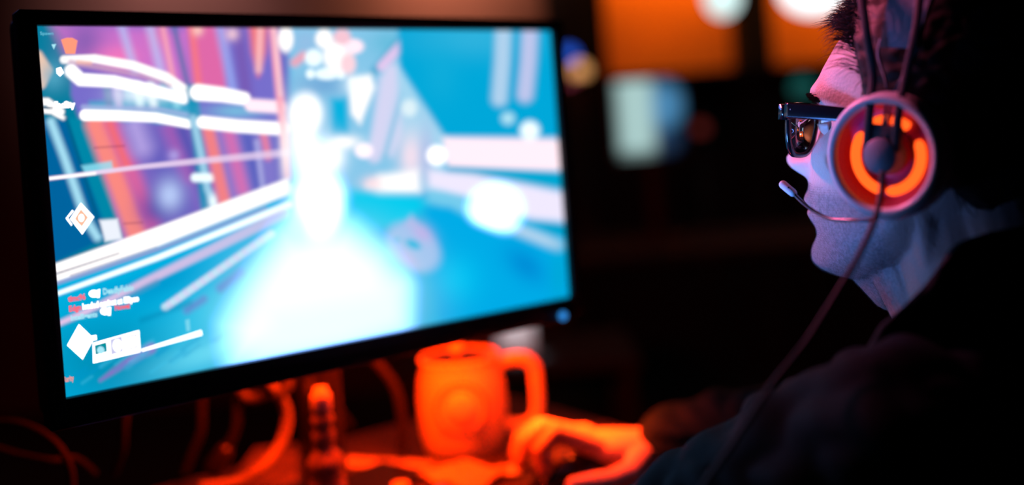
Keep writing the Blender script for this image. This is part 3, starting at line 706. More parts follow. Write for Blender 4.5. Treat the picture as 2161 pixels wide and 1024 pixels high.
def head_surface(nu=230, na=260):
    uu = np.linspace(-.1085, .1285, nu)
    # smooth the table a little
    def sm(c):
        y = tb(c, uu); k = np.array([1, 4, 7, 4, 1.]); k /= k.sum(); 
        for _ in range(3):
            yp = np.pad(y, 2, mode='edge'); y = np.convolve(yp, k, 'valid')
        return y
    Ff, Bk, Wd, Cc = sm(1), sm(2), sm(3), sm(4)
    a = np.linspace(0, 2*math.pi, na, endpoint=False)
    # concentrate samples towards the face (a = 0)
    a = a-.45*np.sin(a)
    ca, sa = np.cos(a), np.sin(a)
    u = uu[:, None]*np.ones(na)[None]
    pf = np.interp(uu, [-.11, -.08, -.04, -.015, .012, .035, .13], [2.0, 2.0, 1.95, 1.82, 1.85, 2.2, 2.1])[:, None]
    rr = 1/((np.abs(ca)[None]**pf+np.abs(sa)[None]**pf)**(1/pf))
    fr = (Ff-Cc)[:, None]; bk = (Cc-Bk)[:, None]
    X = np.where(ca[None] > 0, rr*ca[None]*fr, rr*ca[None]*bk)+Cc[:, None]
    Y = rr*sa[None]*Wd[:, None]
    face = np.clip(ca[None]*2.2, 0, 1)
    s = Y; ab = np.abs(s)
    dX = np.zeros_like(X)
    # nose
    nh = np.interp(u, [-.040, -.034, -.030, -.025, -.019, -.012, 0, .012, .022, .030, .038], [0, .002, .0125, .0245, .0278, .0235, .0170, .0105, .0050, .0015, 0])
    nw = np.interp(u, [-.04, -.03, -.02, -.008, .01, .03], [.013, .0125, .0115, .0085, .0065, .007])
    dX += nh*np.exp(-(ab/nw)**2.4)
    dX += .0115*gs(ab, .0135, .0058)*gs(u, -.0240, .0070)          # wings
    dX -= .004*gs(ab, .0075, .0035)*gs(u, -.0345, .003)            # nostrils
    dX -= .0030*gs(ab, .0215, .005)*gs(u, -.030, .012)             # crease beside the nose
    # eyes, brows, cheeks
    dX -= .0125*gs(ab, .031, .0145)*gs(u, .016, .0115)
    dX -= .004*gs(ab, .014, .006)*gs(u, .018, .010)
    dX += .0045*gs(ab, .030, .020)*gs(u, .036, .0085)
    dX += .0045*gs(ab, .046, .017)*gs(u, -.008, .014)
    dX += .0025*gs(ab, .030, .013)*gs(u, -.012, .012)
    # mouth
    dX += .0060*gs(u, -.0505, .0052)*np.exp(-(ab/.021)**2.6)
    dX += .0058*gs(u, -.0630, .0056)*np.exp(-(ab/.0185)**2.6)
    dX -= .0052*gs(u, -.0565, .0018)*np.exp(-(ab/.024)**4)
    dX -= .0030*gs(u, -.0425, .006)*gs(s, 0, .004)
    dX -= .0042*gs(u, -.0735, .0055)*np.exp(-(ab/.022)**2)
    dX += .0045*gs(u, -.0900, .0100)*np.exp(-(ab/.018)**2)
    dX -= .0022*gs(ab, .030, .006)*gs(u, -.052, .016)
    X = X+dX*face
    # jaw and cheek modelling sideways
    hollow = .0035*gs(u, -.045, .018)*gs(X, .058, .022)
    temple = .0030*gs(u, .035, .016)*gs(X, .055, .018)
    zyg = .0030*gs(u, .0, .010)*gs(X, .052, .022)
    jawc = .0030*gs(u, -.055, .014)*gs(X, .008, .016)
    Y = Y+np.sign(s)*(-hollow-temple+zyg+jawc)*np.clip(np.abs(sa)[None]*1.5, 0, 1)
    return X, Y, u, uu, a
X, Y, U, uu, aa = head_surface()
nu, na = X.shape
g = G()
V = [hl(X[i, j], Y[i, j], U[i, j]) for i in range(nu) for j in range(na)]; F = []
for i in range(nu-1):
    for j in range(na): F.append((i*na+j, i*na+(j+1) % na, (i+1)*na+(j+1) % na, (i+1)*na+j))
F.append(tuple(range(na-1, -1, -1))); F.append(tuple((nu-1)*na+j for j in range(na)))
g.ext(V, F)
# ears
RH = HM4.to_3x3()
for sd in (-1, 1):
    g.ball(hl(-.008, sd*.0755, .002), (.017, .006, .030), 20, RH @ Matrix.Rotation(sd*.25, 3, 'Z'))
    g.ball(hl(-.002, sd*.0745, -.022), (.009, .005, .011), 16, RH)
# neck and trunk
TD = math.radians(40)
tf = Vector((-math.cos(TD), math.sin(TD), 0)); tn = Vector((-math.sin(TD), -math.cos(TD), 0))
NB = hl(-.045, 0, -.03); NL = Hc-tf*.060+Vector((0, 0, -.19))
g.cap(hl(-.012, 0, -.045), NL+tf*.018+Vector((0, 0, .01)), .056, .060, 32)
g.cap(hl(-.035, 0, -.03), NL-tf*.01, .052, .062, 32)
g.cap(hl(.022, .014, -.075), NL+tf*.045+tn*.01+Vector((0, 0, .02)), .030, .034, 24)
g.cap(hl(.022, -.014, -.075), NL+tf*.045-tn*.01+Vector((0, 0, .02)), .030, .034, 24)
g.cap(hl(-.006, .052, -.035), NL+tf*.052+tn*.018+Vector((0, 0, -.006)), .012, .014, 16)      # neck tendon
g.cap(hl(.070, 0, -.088), hl(.030, 0, -.108), .013, .022, 20); g.cap(hl(.050, .010, -.096), hl(.010, .005, -.106), .014, .020, 20)
NL = NL+Vector((0, 0, .03))
SHN = at(1895, 935, .60)
SHF = NL-tn*.165+tf*.03+Vector((0, 0, -.04))
chest = NL-tf*.03+Vector((0, 0, -.17)); belly = NL-tf*.10+Vector((0, 0, -.36)); hip = Vector((NL.x, NL.y, 0))-tf*.15+Vector((0, 0, .56))
def trunk(g, e):
    g.cap(NL-tf*.01+Vector((0, 0, -.02)), chest, .07+e, .12+e, 28)
    Rt = Matrix((tf, tn, Vector((0, 0, 1)))).transposed()
    g.ball(chest, (.115+e, .165+e, .16), 32, Rt); g.ball(belly, (.115+e, .15+e, .17), 32, Rt); g.ball(hip, (.13+e, .17+e, .12), 32, Rt)
    for sh in (SHN, SHF): g.cap(NL+Vector((0, 0, -.035)), sh, .050+e, .050+e, 24)
ELN = at(1420, 1440, .70); ELN.z = max(ELN.z, .815); WRN = at(1060, 1150, .84); WRN.z = DESK+.045
ELF = Vector((SHF.x-.03, SHF.y+.19, DESK+.075)); 
WRF = at(1392, 978, 1.10)
WRF.z = max(WRF.z, DESK+.03)
trunk(g, 0)
g.cap(SHN, ELN, .048, .040, 24); g.cap(ELN, WRN, .040, .026, 24)
g.cap(SHF, ELF, .048, .040, 24); g.cap(ELF, WRF, .040, .026, 24)
KN = hip+tf*.40+tn*.13+Vector((0, 0, .0)); KF = hip+tf*.40-tn*.13
for kx, sg in ((KN, 1), (KF, -1)):
    g.cap(hip+tn*.09*sg, kx, .085, .06, 24); g.cap(kx, Vector((kx.x, kx.y, .10))+tf*.02, .058, .04, 24); g.cap(Vector((kx.x, kx.y, .06)), Vector((kx.x, kx.y, .045))+tf*.16, .045, .035, 20)
# right hand on the mouse
def chain(pts, rad):
    for i in range(len(pts)-1): g.cap(pts[i], pts[i+1], rad[i], rad[i+1], 16)
mcp = at(1265, 948, 1.09)
hdv = (mcp-WRF).normalized(); hs = hdv.cross(Vector((0, 0, 1))).normalized()
if hs.y < 0: hs = -hs
for k in range(4):    # metacarpals: index is nearest the camera
    g.cap(WRF+hs*(.008*k-.008), mcp+hs*(.021*k)+Vector((0, 0, -.004*abs(k-1))), .0165, .0125, 16)
fing = [
 [(1262, 945, 1.085), (1172, 915, 1.08), (1140, 952, 1.075), (1148, 992, 1.07)],
 [(1255, 940, 1.105), (1150, 902, 1.105), (1108, 938, 1.10), (1100, 975, 1.095)],
 [(1250, 940, 1.125), (1140, 900, 1.13), (1100, 925, 1.13), (1090, 960, 1.125)],
 [(1250, 945, 1.145), (1160, 912, 1.155), (1125, 930, 1.155), (1110, 950, 1.15)]]
for k, f4 in enumerate(fing):
    P = [at(*p) for p in f4]; P[0] = mcp+hs*(.021*k)
    r1 = [.0105, .0108, .0100, .0088][k]
    for p in P: p.z = max(p.z, DESK+r1*.9)
    chain(P, [r1*1.12, r1, r1*.93, r1*.82])
P = [WRF+Vector((-.012, -.010, -.002)), at(1335, 1000, 1.055), at(1290, 1016, 1.045), at(1245, 1022, 1.04), at(1212, 1026, 1.035)]
for p in P: p.z = max(p.z, DESK+.011)
chain(P, [.017, .0150, .0125, .0112, .0095])
# left hand resting on the desk out of the frame
hN = (WRN-ELN).normalized(); hN.z = 0; hN.normalize(); sN = hN.cross(Vector((0, 0, 1)))
for k in range(4):
    b0 = WRN+hN*.085+sN*(.021*(k-1.5))+Vector((0, 0, -.004)); g.cap(WRN+sN*(.008*(k-1.5)), b0, .017, .012, 16)
    b1_ = b0+hN*.045+Vector((0, 0, .004)); b2_ = b1_+hN*.022+Vector((0, 0, -.014)); chain([b0, b1_, b2_], [.0108, .0098, .0085])
chain([WRN-sN*.012, WRN+hN*.045-sN*.045+Vector((0, 0, -.008)), WRN+hN*.085-sN*.05+Vector((0, 0, -.014))], [.017, .013, .0095])

# skin material
sk = bpy.data.materials.new('skin'); sk.use_nodes = True; nt = sk.node_tree; b = nt.nodes['Principled BSDF']
b.inputs['Roughness'].default_value = .48; b.inputs['Subsurface Weight'].default_value = .12
b.inputs['Subsurface Radius'].default_value = (1, .35, .2); b.inputs['Subsurface Scale'].default_value = .004
at1 = nt.nodes.new('ShaderNodeAttribute'); at1.attribute_name = 'tone'; nt.links.new(at1.outputs['Color'], b.inputs['Base Color'])
tc = nt.nodes.new('ShaderNodeTexCoord')
n1_ = nt.nodes.new('ShaderNodeTexNoise'); n1_.inputs['Scale'].default_value = 900; n1_.inputs['Detail'].default_value = 3
n2_ = nt.nodes.new('ShaderNodeTexVoronoi'); n2_.inputs['Scale'].default_value = 420
nt.links.new(tc.outputs['Object'], n1_.inputs['Vector']); nt.links.new(tc.outputs['Object'], n2_.inputs['Vector'])
ad = nt.nodes.new('ShaderNodeMath'); ad.operation = 'ADD'; nt.links.new(n1_.outputs['Fac'], ad.inputs[0]); nt.links.new(n2_.outputs['Distance'], ad.inputs[1])
bp = nt.nodes.new('ShaderNodeBump'); bp.inputs['Strength'].default_value = .35; bp.inputs['Distance'].default_value = .0008
nt.links.new(ad.outputs[0], bp.inputs['Height']); nt.links.new(bp.outputs[0], b.inputs['Normal'])

body = g.build('body', sk); voxel(body, .0019, 3, .5)
HI = HM4.inverted()
def local_arr(me):
    n = len(me.vertices); co = np.zeros(n*3, np.float32); me.vertices.foreach_get('co', co); co = co.reshape(-1, 3)
    A = np.array(HI); return co @ A[:3, :3].T+A[:3, 3], co
loc, co = local_arr(body.data)
f_, s_, u_ = loc.T
base_c = np.array([.50, .31, .25]); rs = np.random.RandomState(5)
beard = np.clip((-.030-u_)/.012, 0, 1)*np.clip((u_+.135)/.02, 0, 1)*np.clip((f_+.0)/.02, 0, 1)
beard *= 1-.7*np.exp(-((f_-.075)/.02)**2-((u_+.02)/.015)**2)
lips = (gs(u_, -.0565, .0085)*np.exp(-(np.abs(s_)/.022)**6))*(f_ > .09)
nz = rs.uniform(.65, 1.15, len(f_)); c3 = base_c[None]*np.ones((len(f_), 1))
c3 = c3*(1-lips[:, None]*np.array([.15, .45, .4])[None])
c3 = c3*(1-beard[:, None]*np.array([.52, .48, .40])[None]*(1-lips[:, None]))*(1-beard[:, None]*(1-nz[:, None])*1.1)
a_ = body.data.color_attributes.new('tone', 'FLOAT_COLOR', 'POINT'); a_.data.foreach_set('color', np.c_[np.clip(c3, 0, 1), np.ones(len(c3))].ravel().astype(np.float32))

person = thing('person', 'person in dark jacket with headset and glasses gazing left', 'person', loc=Vector((hip.x, hip.y, 0)))

# eyes
for sd in (1, -1):
    ec = Vector((.0715, sd*.031, .0165))
    RE = RH
    g = G(); g.mi = 0
    prof = []
    g2 = G(); mE = HM4 @ Matrix.Translation(ec) @ Matrix.Rotation(math.pi/2, 4, 'Y')
    pr = [(0.0118*math.sin(math.pi*k/24), -.0118*math.cos(math.pi*k/24)) for k in range(25)]
    g2.mi = 0; g2.lathe(pr[:20], 32, mE); g2.mi = 1; g2.lathe([(.0068, .00965), (.0055, .0108), (.0025, .0116)], 32, mE); g2.mi = 2; g2.lathe([(.0025, .0118), (0, .0122)], 24, mE)
    eye = g2.build('eye', mats=[mat('eye_white', (.8, .78, .76), .08, coat=1), mat('iris', (.05, .06, .05), .1, coat=1), mat('pupil', (.004, .004, .004), .05)])
    # lids: shell around the ball open at the front
    g3 = G(); n = 28; Rl = .0131
    for (e0, e1) in ((14, 78), (-16, -80)):
        V = []; F = []; m = 12
        for i in range(m+1):
            el = math.radians(e0+(e1-e0)*i/m)
            for j in range(n+1):
                az = math.radians(-95+190*j/n)
                ee = el*(1-.55*abs(az/1.66)**2.2) if i == 0 else el
                for_r = Rl
                V.append(hl(*(ec+Vector((for_r*math.cos(ee)*math.cos(az), for_r*math.cos(ee)*math.sin(az), for_r*math.sin(ee))))))
        for i in range(m):
            for j in range(n): a = i*(n+1)+j; F.append((a, a+1, a+n+2, a+n+1))
        g3.ext(V, F)
    lid = g3.build('eyelid', mat('lid_skin', (.5, .31, .25), .45)); so = lid.modifiers.new('t', 'SOLIDIFY'); so.thickness = .0012
    # brow
    gb = G()
    for k in range(260):
        tt = random.random(); sx = .012+.036*tt
        uz = .0285+.0040*math.sin(tt*2.2)+random.gauss(0, .0014)
        i = int(np.argmin(np.abs(uu-uz))); js = np.argmin(np.abs(Y[i]-sd*sx)+(X[i] < .03)*9); fx = X[i, js]
        p = Vector((fx-.0005, sd*sx, uz)); q = p+Vector((.0018, sd*.005, .0022-.003*tt+random.gauss(0, .0006)))
        gb.tube([hl(*p), hl(*((p+q)/2+Vector((.0007, 0, .0003)))), hl(*q)], [.00028, .00022, .00005], 3, 1, False)
    brow = gb.build('eyebrow', m_hair)
    adopt(person, eye, lid, brow)

# hair cap and strands
def hairline(f, s):
    "height above which hair grows"
    return np.interp(f, [-.12, -.06, -.02, .015, .03, .045, .060, .078, .10], [-.075, -.065, -.01, -.02, .035, .070, .084, .090, .090])
V = []; keep = np.zeros((nu, na), bool)
ext = .0045+.004*np.clip((uu-.05)/.05, 0, 1)
Xs = np.zeros_like(X); Ys = np.zeros_like(Y); Us = np.zeros_like(U)
ce = np.array([-.01, 0, .03])
for i in range(nu):
    for j in range(na):
        p = np.array([X[i, j], Y[i, j], U[i, j]]); dv = p-ce; dv /= np.linalg.norm(dv)
        hh2 = U[i, j]-hairline(X[i, j], 0); e = .009*np.clip(hh2/.02, -0.3, 1)+.0012*noise.noise(Vector(p*160))
        p = p+dv*e; Xs[i, j], Ys[i, j], Us[i, j] = p; keep[i, j] = hh2 > -.002
V = [hl(Xs[i, j], Ys[i, j], Us[i, j]) for i in range(nu) for j in range(na)]; F = []
for i in range(nu-1):
    for j in range(na):
        j2 = (j+1) % na
        if keep[i, j] and keep[i, j2] and keep[i+1, j] and keep[i+1, j2]: F.append((i*na+j, i*na+j2, (i+1)*na+j2, (i+1)*na+j))
F.append(tuple((nu-1)*na+j for j in range(na)))
gh = G(); gh.ext(V, F)
cand = np.argwhere(keep); rs2 = np.random.RandomState(11)
wts = np.where(X[keep] > .03, 6., 1.); wts /= wts.sum()
for q in rs2.choice(len(cand), 5200, p=wts):
    i, j = cand[q]; p = Vector((X[i, j], Y[i, j], U[i, j])); dv = (p-Vector(ce)).normalized()
    front = p.x > .035
    ln = rs2.uniform(.012, .028) if front else rs2.uniform(.008, .016)
    if front: dr = (dv*.8+Vector((.75, 0, .12))+Vector(rs2.normal(0, .32, 3))).normalized()
    else: dr = (dv*.55+Vector((-.5, 0, -.55))+Vector(rs2.normal(0, .25, 3))).normalized()
    m1 = p+dv*.002+dr*ln*.5; q1 = p+dr*ln+Vector((.0, 0, -.25*ln if front else -.1*ln))+Vector(rs2.normal(0, .0015, 3))
    gh.tube([hl(*(p-dv*.001)), hl(*m1), hl(*q1)], [.00032, .00026, .00004], 3, 2, False)
hair = gh.build('hair', m_hair)
# stubble
gs_ = G()
cm = (f_ > .02) & (u_ < -.034) & (u_ > -.135) & (s_ > -.03) & (beard > .2) & (lips < .3)
ci = np.argwhere(cm)[:, 0]
nrm = np.zeros(len(f_)*3, np.float32); body.data.vertices.foreach_get('normal', nrm); nrm = nrm.reshape(-1, 3)
for q in rs2.choice(ci, min(5200, len(ci)), replace=False):
    p = Vector(co[q]); n_ = Vector(nrm[q]); dr = (n_+Vector((0, 0, -.8))+Vector(rs2.normal(0, .3, 3))).normalized(); L_ = rs2.uniform(.0009, .0019)
    s1 = dr.orthogonal().normalized()*.00012; s2 = dr.cross(s1)
    gs_.ext([p-n_*.0002+s1, p-n_*.0002-s1*.5+s2*.87, p-n_*.0002-s1*.5-s2*.87, p+dr*L_], [(0, 1, 3), (1, 2, 3), (2, 0, 3)])
stub = gs_.build('stubble', mat('stubble_hair', (.12, .08, .06), .5))

# jacket
g = G(); trunk(g, .016)
g.cap(SHN, ELN, .062, .055, 28); g.cap(ELN, WRN-hN*.01, .055, .040, 28)
g.cap(SHF, ELF, .062, .055, 28); WC = WRF-(WRF-ELF).normalized()*.012; g.cap(ELF, WC, .055, .036, 28)
g.cap(chest+Vector((0, 0, .09))+tf*.05, SHN+tf*.055+Vector((0, 0, -.03)), .075, .05, 24)
jk = g.build('jacket', m_cloth); voxel(jk, .005, 4, .5)
me = jk.data; n = len(me.vertices); co2 = np.zeros(n*3, np.float32); me.vertices.foreach_get('co', co2); co2 = co2.reshape(-1, 3)
no2 = np.zeros(n*3, np.float32); me.vertices.foreach_get('normal', no2); no2 = no2.reshape(-1, 3)
for q in range(n):
    p = Vector(co2[q]); v = noise.noise(Vector((p.x*9, p.y*9, p.z*16)))*.012+abs(noise.noise(Vector((p.x*22+p.z*14, p.y*20, p.z*26))))*.013
    if p.z < DESK+.05 and p.y > .8: v *= .2
    co2[q] += no2[q]*v
me.vertices.foreach_set('co', co2.ravel()); me.update()
# collar: standing band around the neck, open at the front
Tm = Matrix((tf, tn, Vector((0, 0, 1)))).transposed(); Ti = Tm.inverted()
near = [Ti @ (at(*p)-NL) for p in ((1822, 747, .615), (1850, 704, .618), (1880, 667, .622), (1935, 612, .622), (1992, 550, .622), (2080, 492, .63))]
back = [Vector((-.078, .035, .118)), Vector((-.085, 0, .120))]
line_ = near+back; line_ = line_+[Vector((p.x, -p.y, p.z)) for p in line_[-2::-1]]
dense = []
for i in range(len(line_)-1):
    p0 = line_[max(i-1, 0)]; p1 = line_[i]; p2 = line_[i+1]; p3 = line_[min(i+2, len(line_)-1)]
    for k in range(5):
        q = k/5; dense.append(.5*((2*p1)+(p2-p0)*q+(2*p0-5*p1+4*p2-p3)*q*q+(3*p1-3*p2+p3-p0)*q**3))
dense.append(line_[-1]); V = []; F = []; nH = 7
for i in range(nH):
    e = i/(nH-1)
    for p in dense:
        o2 = Vector((p.x, p.y, 0)).normalized()
        V.append(NL+Tm @ (p+o2*(-.004+.012*e**.6+.035*e**2)+Vector((0, 0, -.085*e))))
m_ = len(dense)
for i in range(nH-1):
    for j in range(m_-1): a = i*m_+j; F.append((a, a+1, a+m_+1, a+m_))
g = G(); g.ext(V, F)
col_ = g.build('collar', m_cloth); so = col_.modifiers.new('t', 'SOLIDIFY'); so.thickness = .005; so.offset = 1
adopt(person, body, hair, stub, jk, col_)
# trousers
g = G(); Rt = Matrix((tf, tn, Vector((0, 0, 1)))).transposed(); g.ball(hip, (.15, .19, .125), 32, Rt)
for kx, sg in ((KN, 1), (KF, -1)):
    g.cap(hip+tn*.09*sg, kx, .095, .072, 24); g.cap(kx, Vector((kx.x, kx.y, .12))+tf*.02, .070, .055, 24)
tr = g.build('trousers', mat('dark_denim', (.02, .025, .04), .8)); voxel(tr, .008, 3)
sh_ = []
for kx in (KN, KF):
    g = G(); g.cap(Vector((kx.x, kx.y, .055)), Vector((kx.x, kx.y, .05))+tf*.17, .054, .044, 20); s0 = g.build('shoe', m_black); voxel(s0, .008, 2); sh_.append(s0)
adopt(person, tr, *sh_)

# office chair
cp = Vector((hip.x, hip.y, 0))-tf*.0
t = thing('office_chair', 'black office chair under the seated person', 'chair', loc=cp)
g = G(); g.rbox(Vector((cp.x, cp.y, hip.z-.165))+tf*.06, (.25, .24, .04), .06, Rt); a = g.build('seat', m_black)
g = G(); Rb = Rt @ Matrix.Rotation(math.radians(90-8), 3, 'Y'); g.rbox(cp-tf*.25+Vector((0, 0, hip.z+.12)), (.25, .22, .03), .06, Rb); b = g.build('backrest', m_black)
g = G(); g.tube([Vector((cp.x, cp.y, .08)), Vector((cp.x, cp.y, hip.z-.2))], .025, 16, 1); c_ = g.build('gas_lift', m_metal)
g = G(); g.tube([cp-tf*.16+Vector((0, 0, hip.z-.18)), cp-tf*.27+Vector((0, 0, hip.z-.15)), cp-tf*.29+Vector((0, 0, hip.z))], .016, 10, 5); e_ = g.build('back_bracket', m_metal)
pcs = [a, b, c_, e_]
for k in range(5):
    an = k*2*math.pi/5+.3; dv = Vector((math.cos(an), math.sin(an), 0)); g = G(); g.tube([cp+Vector((0, 0, .09)), cp+dv*.28+Vector((0, 0, .075))], [.022, .014], 10, 1); lg = g.build('leg', m_metal)
    g = G(); g.lathe([(.026, -.02), (.03, -.012), (.03, .012), (.026, .02)], 16, Matrix.Translation(cp+dv*.28+Vector((0, 0, .031))) @ dv.to_track_quat('X', 'Z').to_matrix().to_4x4() @ Matrix.Rotation(math.pi/2, 4, 'X')); ct = g.build('caster', m_black); pcs += [lg, ct]
adopt(t, *pcs)

# mouse under the right hand
mo = at(1215, 985, 1.09); mo.z = DESK
t = thing('computer_mouse', 'dark glossy computer mouse under the hand', 'mouse', loc=mo)
ang = math.atan2(hdv.y, hdv.x); Rm = Matrix.Rotation(ang, 3, 'Z')
g = G(); V = []; F = []; n = 28
for i in range(9):
    e = i/8; sc_ = math.sqrt(max(0, 1-e**2.4))
    for j in range(n):
        a = 2*math.pi*j/n; V.append(mo+Rm @ Vector((.056*math.copysign(abs(math.cos(a))**.85, math.cos(a))*(sc_*.8+.2*(1-e)) , .030*math.sin(a)*sc_, .033*e*(1-.1*math.cos(a)))))
for i in range(8):
    for j in range(n): F.append((i*n+j, i*n+(j+1) % n, (i+1)*n+(j+1) % n, (i+1)*n+j))
F.append(tuple(range(n-1, -1, -1))); g.ext(V, F); a = g.build('shell', m_gloss_black)
g = G(); g.lathe([(.008, -.003), (.010, -.002), (.010, .002), (.008, .003)], 20, Matrix.Translation(mo+Rm @ Vector((.034, 0, .026))) @ Rm.to_4x4() @ Matrix.Rotation(math.pi/2, 4, 'X')); b = g.build('scroll_wheel', m_metal)
adopt(t, a, b)

# ------------------------------------------------------------------ glasses
gl = thing('eyeglasses', 'black thick framed eyeglasses worn by the person', 'glasses', loc=hl(.095, 0, .02))
m_fr = mat('black_acetate', (.006, .006, .008), .14)
def rim_pts(sd, k=0.0, n=56):
    "wayfarer lens outline around its centre: (s,u)"
    P = []
    for i in range(n):
        a = 2*math.pi*i/n; x = math.cos(a); y = math.sin(a)
        X_ = math.copysign(abs(x)**.72, x); Y_ = math.copysign(abs(y)**.72, y)
        wx = (.0262+k)*(1-.26*(1-(Y_+1)/2)); yy = (.0200+k)*Y_
        if Y_ > 0: yy = (.0165+k)*Y_+.0012*X_
        P.append((sd*(.0365+X_*wx), .0075+yy))
    return P
parts = []
g = G()
def fplane(s): return .0968-.10*max(0, abs(s)-.02)**1.5*1.5
for sd in (1, -1):
    In = rim_pts(sd, -.0018); Ou = rim_pts(sd, .0022); n = len(In); V = []
    for i in range(n):
        for (q, df) in ((In[i], .0018), (Ou[i], .0018), (Ou[i], -.0018), (In[i], -.0018)):
            ss, u1 = q
            if q is Ou[i] and u1 > .008: u1 += .0025*(u1-.008)/.02; 
            if q is Ou[i] and u1 > .022 and abs(ss) > .055: ss += sd*.004
            V.append(hl(fplane(ss)+df, ss, u1))
    F = []
    for i in range(n):
        for k in range(4): i2 = (i+1) % n; k2 = (k+1) % 4; F.append((i*4+k, i2*4+k, i2*4+k2, i*4+k2))
    g.ext(V, F)
    g.box(hl(.0955, sd*.0665, .0220), (.0036, .0030, .0058), RH)
g.tube([hl(.0985, .0125, .014), hl(.1015, .006, .0165), hl(.1022, 0, .0175), hl(.1015, -.006, .0165), hl(.0985, -.0125, .014)], [.0034]*5, 10, 5)
frm = g.build('frame_front', m_fr)
mlens = mat('clear_lens', (1, 1, 1), .0, trans=1, ior=1.35)
for sd in (1, -1):
    In = rim_pts(sd, -.001); V = [hl(fplane(s)+.0005+.001*(1-((abs(s)-.0365)/.026)**2), s, u1) for s, u1 in In]; cen = hl(fplane(.036)+.0018, sd*.0365, .0075)
    n = len(V); VV2 = V+[cen]+[v-hd_f*.0013 for v in V]+[cen-hd_f*.0013]; F = [(i, (i+1) % n, n) for i in range(n)]+[(n+1+(i+1) % n, n+1+i, 2*n+1) for i in range(n)]+[(i, n+1+i, n+1+(i+1) % n, (i+1) % n) for i in range(n)]
    parts.append(add('lens', VV2, F, mlens))
    g = G(); g.tube([hl(.0935, sd*.0685, .0235), hl(.060, sd*.0735, .0240), hl(.020, sd*.0775, .0235), hl(-.012, sd*.0785, .020), hl(-.035, sd*.077, .002)], [.0060, .0056, .0048, .0036, .003], 12, 6, flat=(hd_u, 1.0, .36)); tm = g.build('temple', m_fr); parts.append(tm)
    g = G()
    for dx in (0, .0022): g.ball(hl(.0885-dx*1.6, sd*.0712, .0245), .0006, 8)
    rv = g.build('rivet', mat('rivet_steel', (.6, .6, .6), .3, metal=1)); rv.parent = tm
adopt(gl, frm, *parts)

# ------------------------------------------------------------------ headset
hs_ = thing('headset', 'silver headset with glowing orange ring on its ear cup', 'headset', loc=hl(0, 0, .15))
YAW = math.radians(8)
m_ring = emis('orange_ring_glow', (1, .085, .010), 2.2)
m_ring_i = emis('red_inner_glow', (1, .02, .004), .9)
hp_parts = []
for sd in (1, -1):
    ax = Vector((math.sin(YAW), sd*math.cos(YAW), 0)).normalized()       # outward in head frame, toed to the front
    zx = Vector((0, 0, 1)); xx = zx.cross(ax).normalized() if sd < 0 else ax.cross(zx).normalized()
    if xx.x < 0: xx = -xx
    yy = ax.cross(xx)
    A = Matrix((xx, zx, ax)).transposed().to_4x4(); A.translation = Vector((0, sd*.0775, 0))
    Mx = HM4 @ A      # local: x forward, y up, z outward
    g = G(); g.lathe([(.022, .000), (.030, -.0035), (.038, .000), (.041, .006), (.040, .012), (.030, .013), (.022, .010)], 56, Mx, close=True); hp_parts.append(g.build('ear_pad', m_pad))
    g = G(); g.lathe([(.0395, .010), (.0428, .013), (.0434, .019), (.0422, .0245), (.0395, .0275), (.0370, .0275), (.0352, .0262), (.0345, .0235)], 72, Mx, caps=False); shell = g.build('ear_cup', m_white_pl); hp_parts.append(shell)
    g = G(); g.lathe([(.0347, .0238), (.0335, .0205), (.031, .0175), (.0285, .0165), (.0270, .0168), (.0235, .0160), (.0200, .0165)], 64, Mx, caps=False); dish = g.build('dish', m_dish); dish['label'] = 'pinkish recessed dish around the glowing ring'
    dish.parent = shell
    g = G(); g.lathe([(.0190, .0170), (.0165, .0150), (.0140, .0150), (.0120, .0165)], 48, Mx, caps=False); inner = g.build('speaker_cloth', m_dish); inner.parent = shell
    g = G(); nn2 = 44
    def arc(a0, a1, R0, r, z):
        pts = [Mx @ Vector((R0*math.cos(math.radians(a0+(a1-a0)*k/nn2)), R0*math.sin(math.radians(a0+(a1-a0)*k/nn2)), z)) for k in range(nn2+1)]
        rad = [r*min(1, .55+.45*min(k, nn2-k)/3) for k in range(nn2+1)]; g.tube(pts, rad, 12, 1)
    # x forward is to the left in the picture
    arc(150-360, -94,   .0240, .0034, .0182); arc(-86, 40,   .0240, .0034, .0182) if False else None
    arc(-86, 34,   .0240, .0034, .0182); arc(58, 86,   .0240, .0034, .0182); arc(94, 124,   .0240, .0034, .0182)
    ring = g.build('glow_ring', m_ring); ring['label'] = 'glowing orange ring in broken arcs'; ring.parent = shell
    # hub
    g = G(); g.lathe([(.0, .0150), (.0126, .0155), (.0126, .026), (.0120, .0283), (.0112, .0290), (0, .0292)], 48, Mx); hub = g.build('hub', m_grey_pl); hp_parts.append(hub)
    g = G(); g.rbox(Mx @ Vector((0, .0125, .0245)), (.0135, .0085, .0022), .003, (Mx.to_3x3())); hubp = g.build('yoke_plate', m_arm); hubp.parent = hub
    # steel bows from the hub over the head
    for x0, xs in ((.0105, (.014, .024, .035, .035, .030, .028)), (-.0105, (-.0105, -.010, -.008, -.012, -.018, -.020))):
        A0 = Mx @ Vector((x0, .004, .0265)); A1 = Mx @ Vector((x0, .03, .0262)); A2 = Mx @ Vector((xs[0], .055, .020))
        pts = [A0, A1, A2, hl(xs[1], sd*.094, .085), hl(xs[2], sd*.082, .118), hl(xs[3], sd*.055, .146), hl(xs[4], sd*.025, .159), hl(xs[5], 0, .162)]
        g = G(); g.tube(pts, .0028, 12, 6, flat=(hd_f, 1.0, .45)); hp_parts.append(g.build('bow', m_arm))
    # thin elastic cords from pad to cup
    for (xa, xb) in ((.004, .011), (-.003, -.014)):
        g = G(); g.tube([Mx @ Vector((xa*.3, .020, .024)), Mx @ Vector((xa, .045, .018)), hl(xb+.006, sd*.0875, .066), hl(xb+.006, sd*.0850, .078)], .0011, 8, 6); hp_parts.append(g.build('elastic_cord', m_grey_pl))
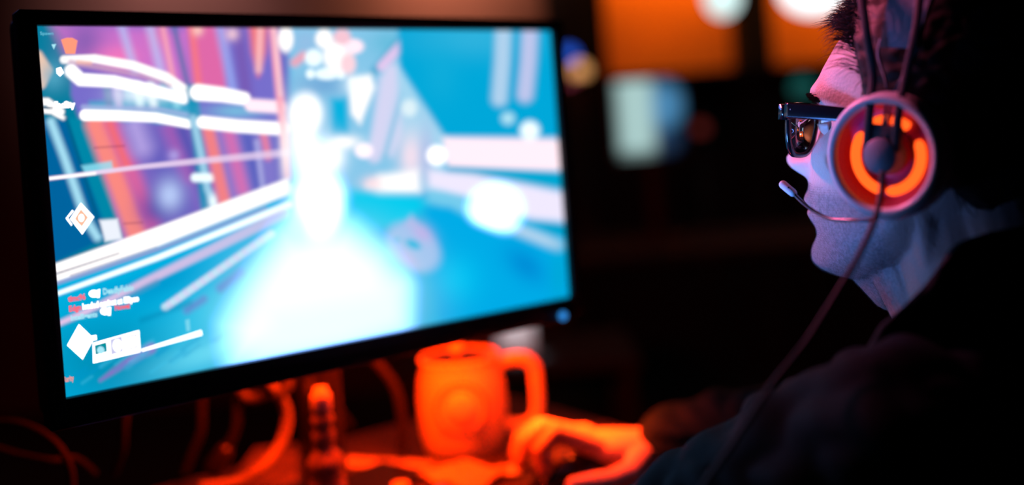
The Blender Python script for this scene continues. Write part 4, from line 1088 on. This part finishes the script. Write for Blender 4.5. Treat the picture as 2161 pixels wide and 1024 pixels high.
# suspension headband pad
g = G(); V = []; F = []; nA = 48
for i in range(nA+1):
    a = math.pi*i/nA; s1 = .0855*math.cos(a); u1 = .072+.077*math.sin(a)**.8; wd = .0138+.006*math.sin(a)
    tn_ = Vector((0, math.cos(a), .9*math.sin(a))).normalized()
    for (dx, dn) in ((-wd, .0), (-wd*.9, .0035), (wd*.9, .0035), (wd, .0), (wd*.9, -.001), (-wd*.9, -.001)):
        V.append(hl(*(Vector((.003+dx-.008*math.sin(a), s1, u1))+tn_*dn)))
for i in range(nA):
    for k in range(6): F.append((i*6+k, i*6+(k+1) % 6, (i+1)*6+(k+1) % 6, (i+1)*6+k))
F.append((5, 4, 3, 2, 1, 0)); F.append(tuple(nA*6+k for k in range(6)))
g.ext(V, F); hp_parts.append(autosmooth(g.build('headband_pad', mat('pale_headband', (.34, .36, .42), .6, bump=.3, bscale=300)), 50))
# microphone
g = G(); g.tube([at(1858, 456, .665), at(1838, 464, .668), at(1800, 465, .680), at(1752, 462, .700), at(1718, 446, .715), at(1692, 426, .725), at(1676, 410, .732)], .0014, 10, 6); hp_parts.append(g.build('boom', mat('boom_metal', (.10, .10, .11), .25, metal=.8)))
g = G(); g.cap(at(1673, 407, .733), at(1653, 390, .740), .0030, .0032, 20); mic = g.build('microphone', mat('mic_grey', (.62, .60, .60), .35)); hp_parts.append(mic)
g = G(); g.ball(at(1664, 396, .7325), .0008, 8); mh = g.build('mic_hole', m_black); mh.parent = mic
# cord
Mx0 = HM4 @ (lambda A: A)(Matrix.Identity(4))
g = G(); g.tube([at(1863, 362, .634), at(1861, 400, .632), at(1853, 440, .628), at(1838, 485, .622), at(1806, 552, .612), at(1760, 630, .60), at(1702, 722, .588), at(1640, 800, .578), at(1590, 872, .572), at(1535, 955, .566), at(1478, 1040, .56), at(1400, 1200, .555), (.07, .545, .62), (.09, .51, .25), (.17, .45, .006), (.35, .38, .004)], [.0022, .0020, .0019, .0019, .0019, .0019, .0019, .0019, .0019, .0019, .0019, .0019, .0019, .0019, .0019, .0019], 12, 6)
hp_parts.append(g.build('cord', mat('grey_cord', (.034, .034, .034), .6)))
adopt(hs_, *hp_parts)
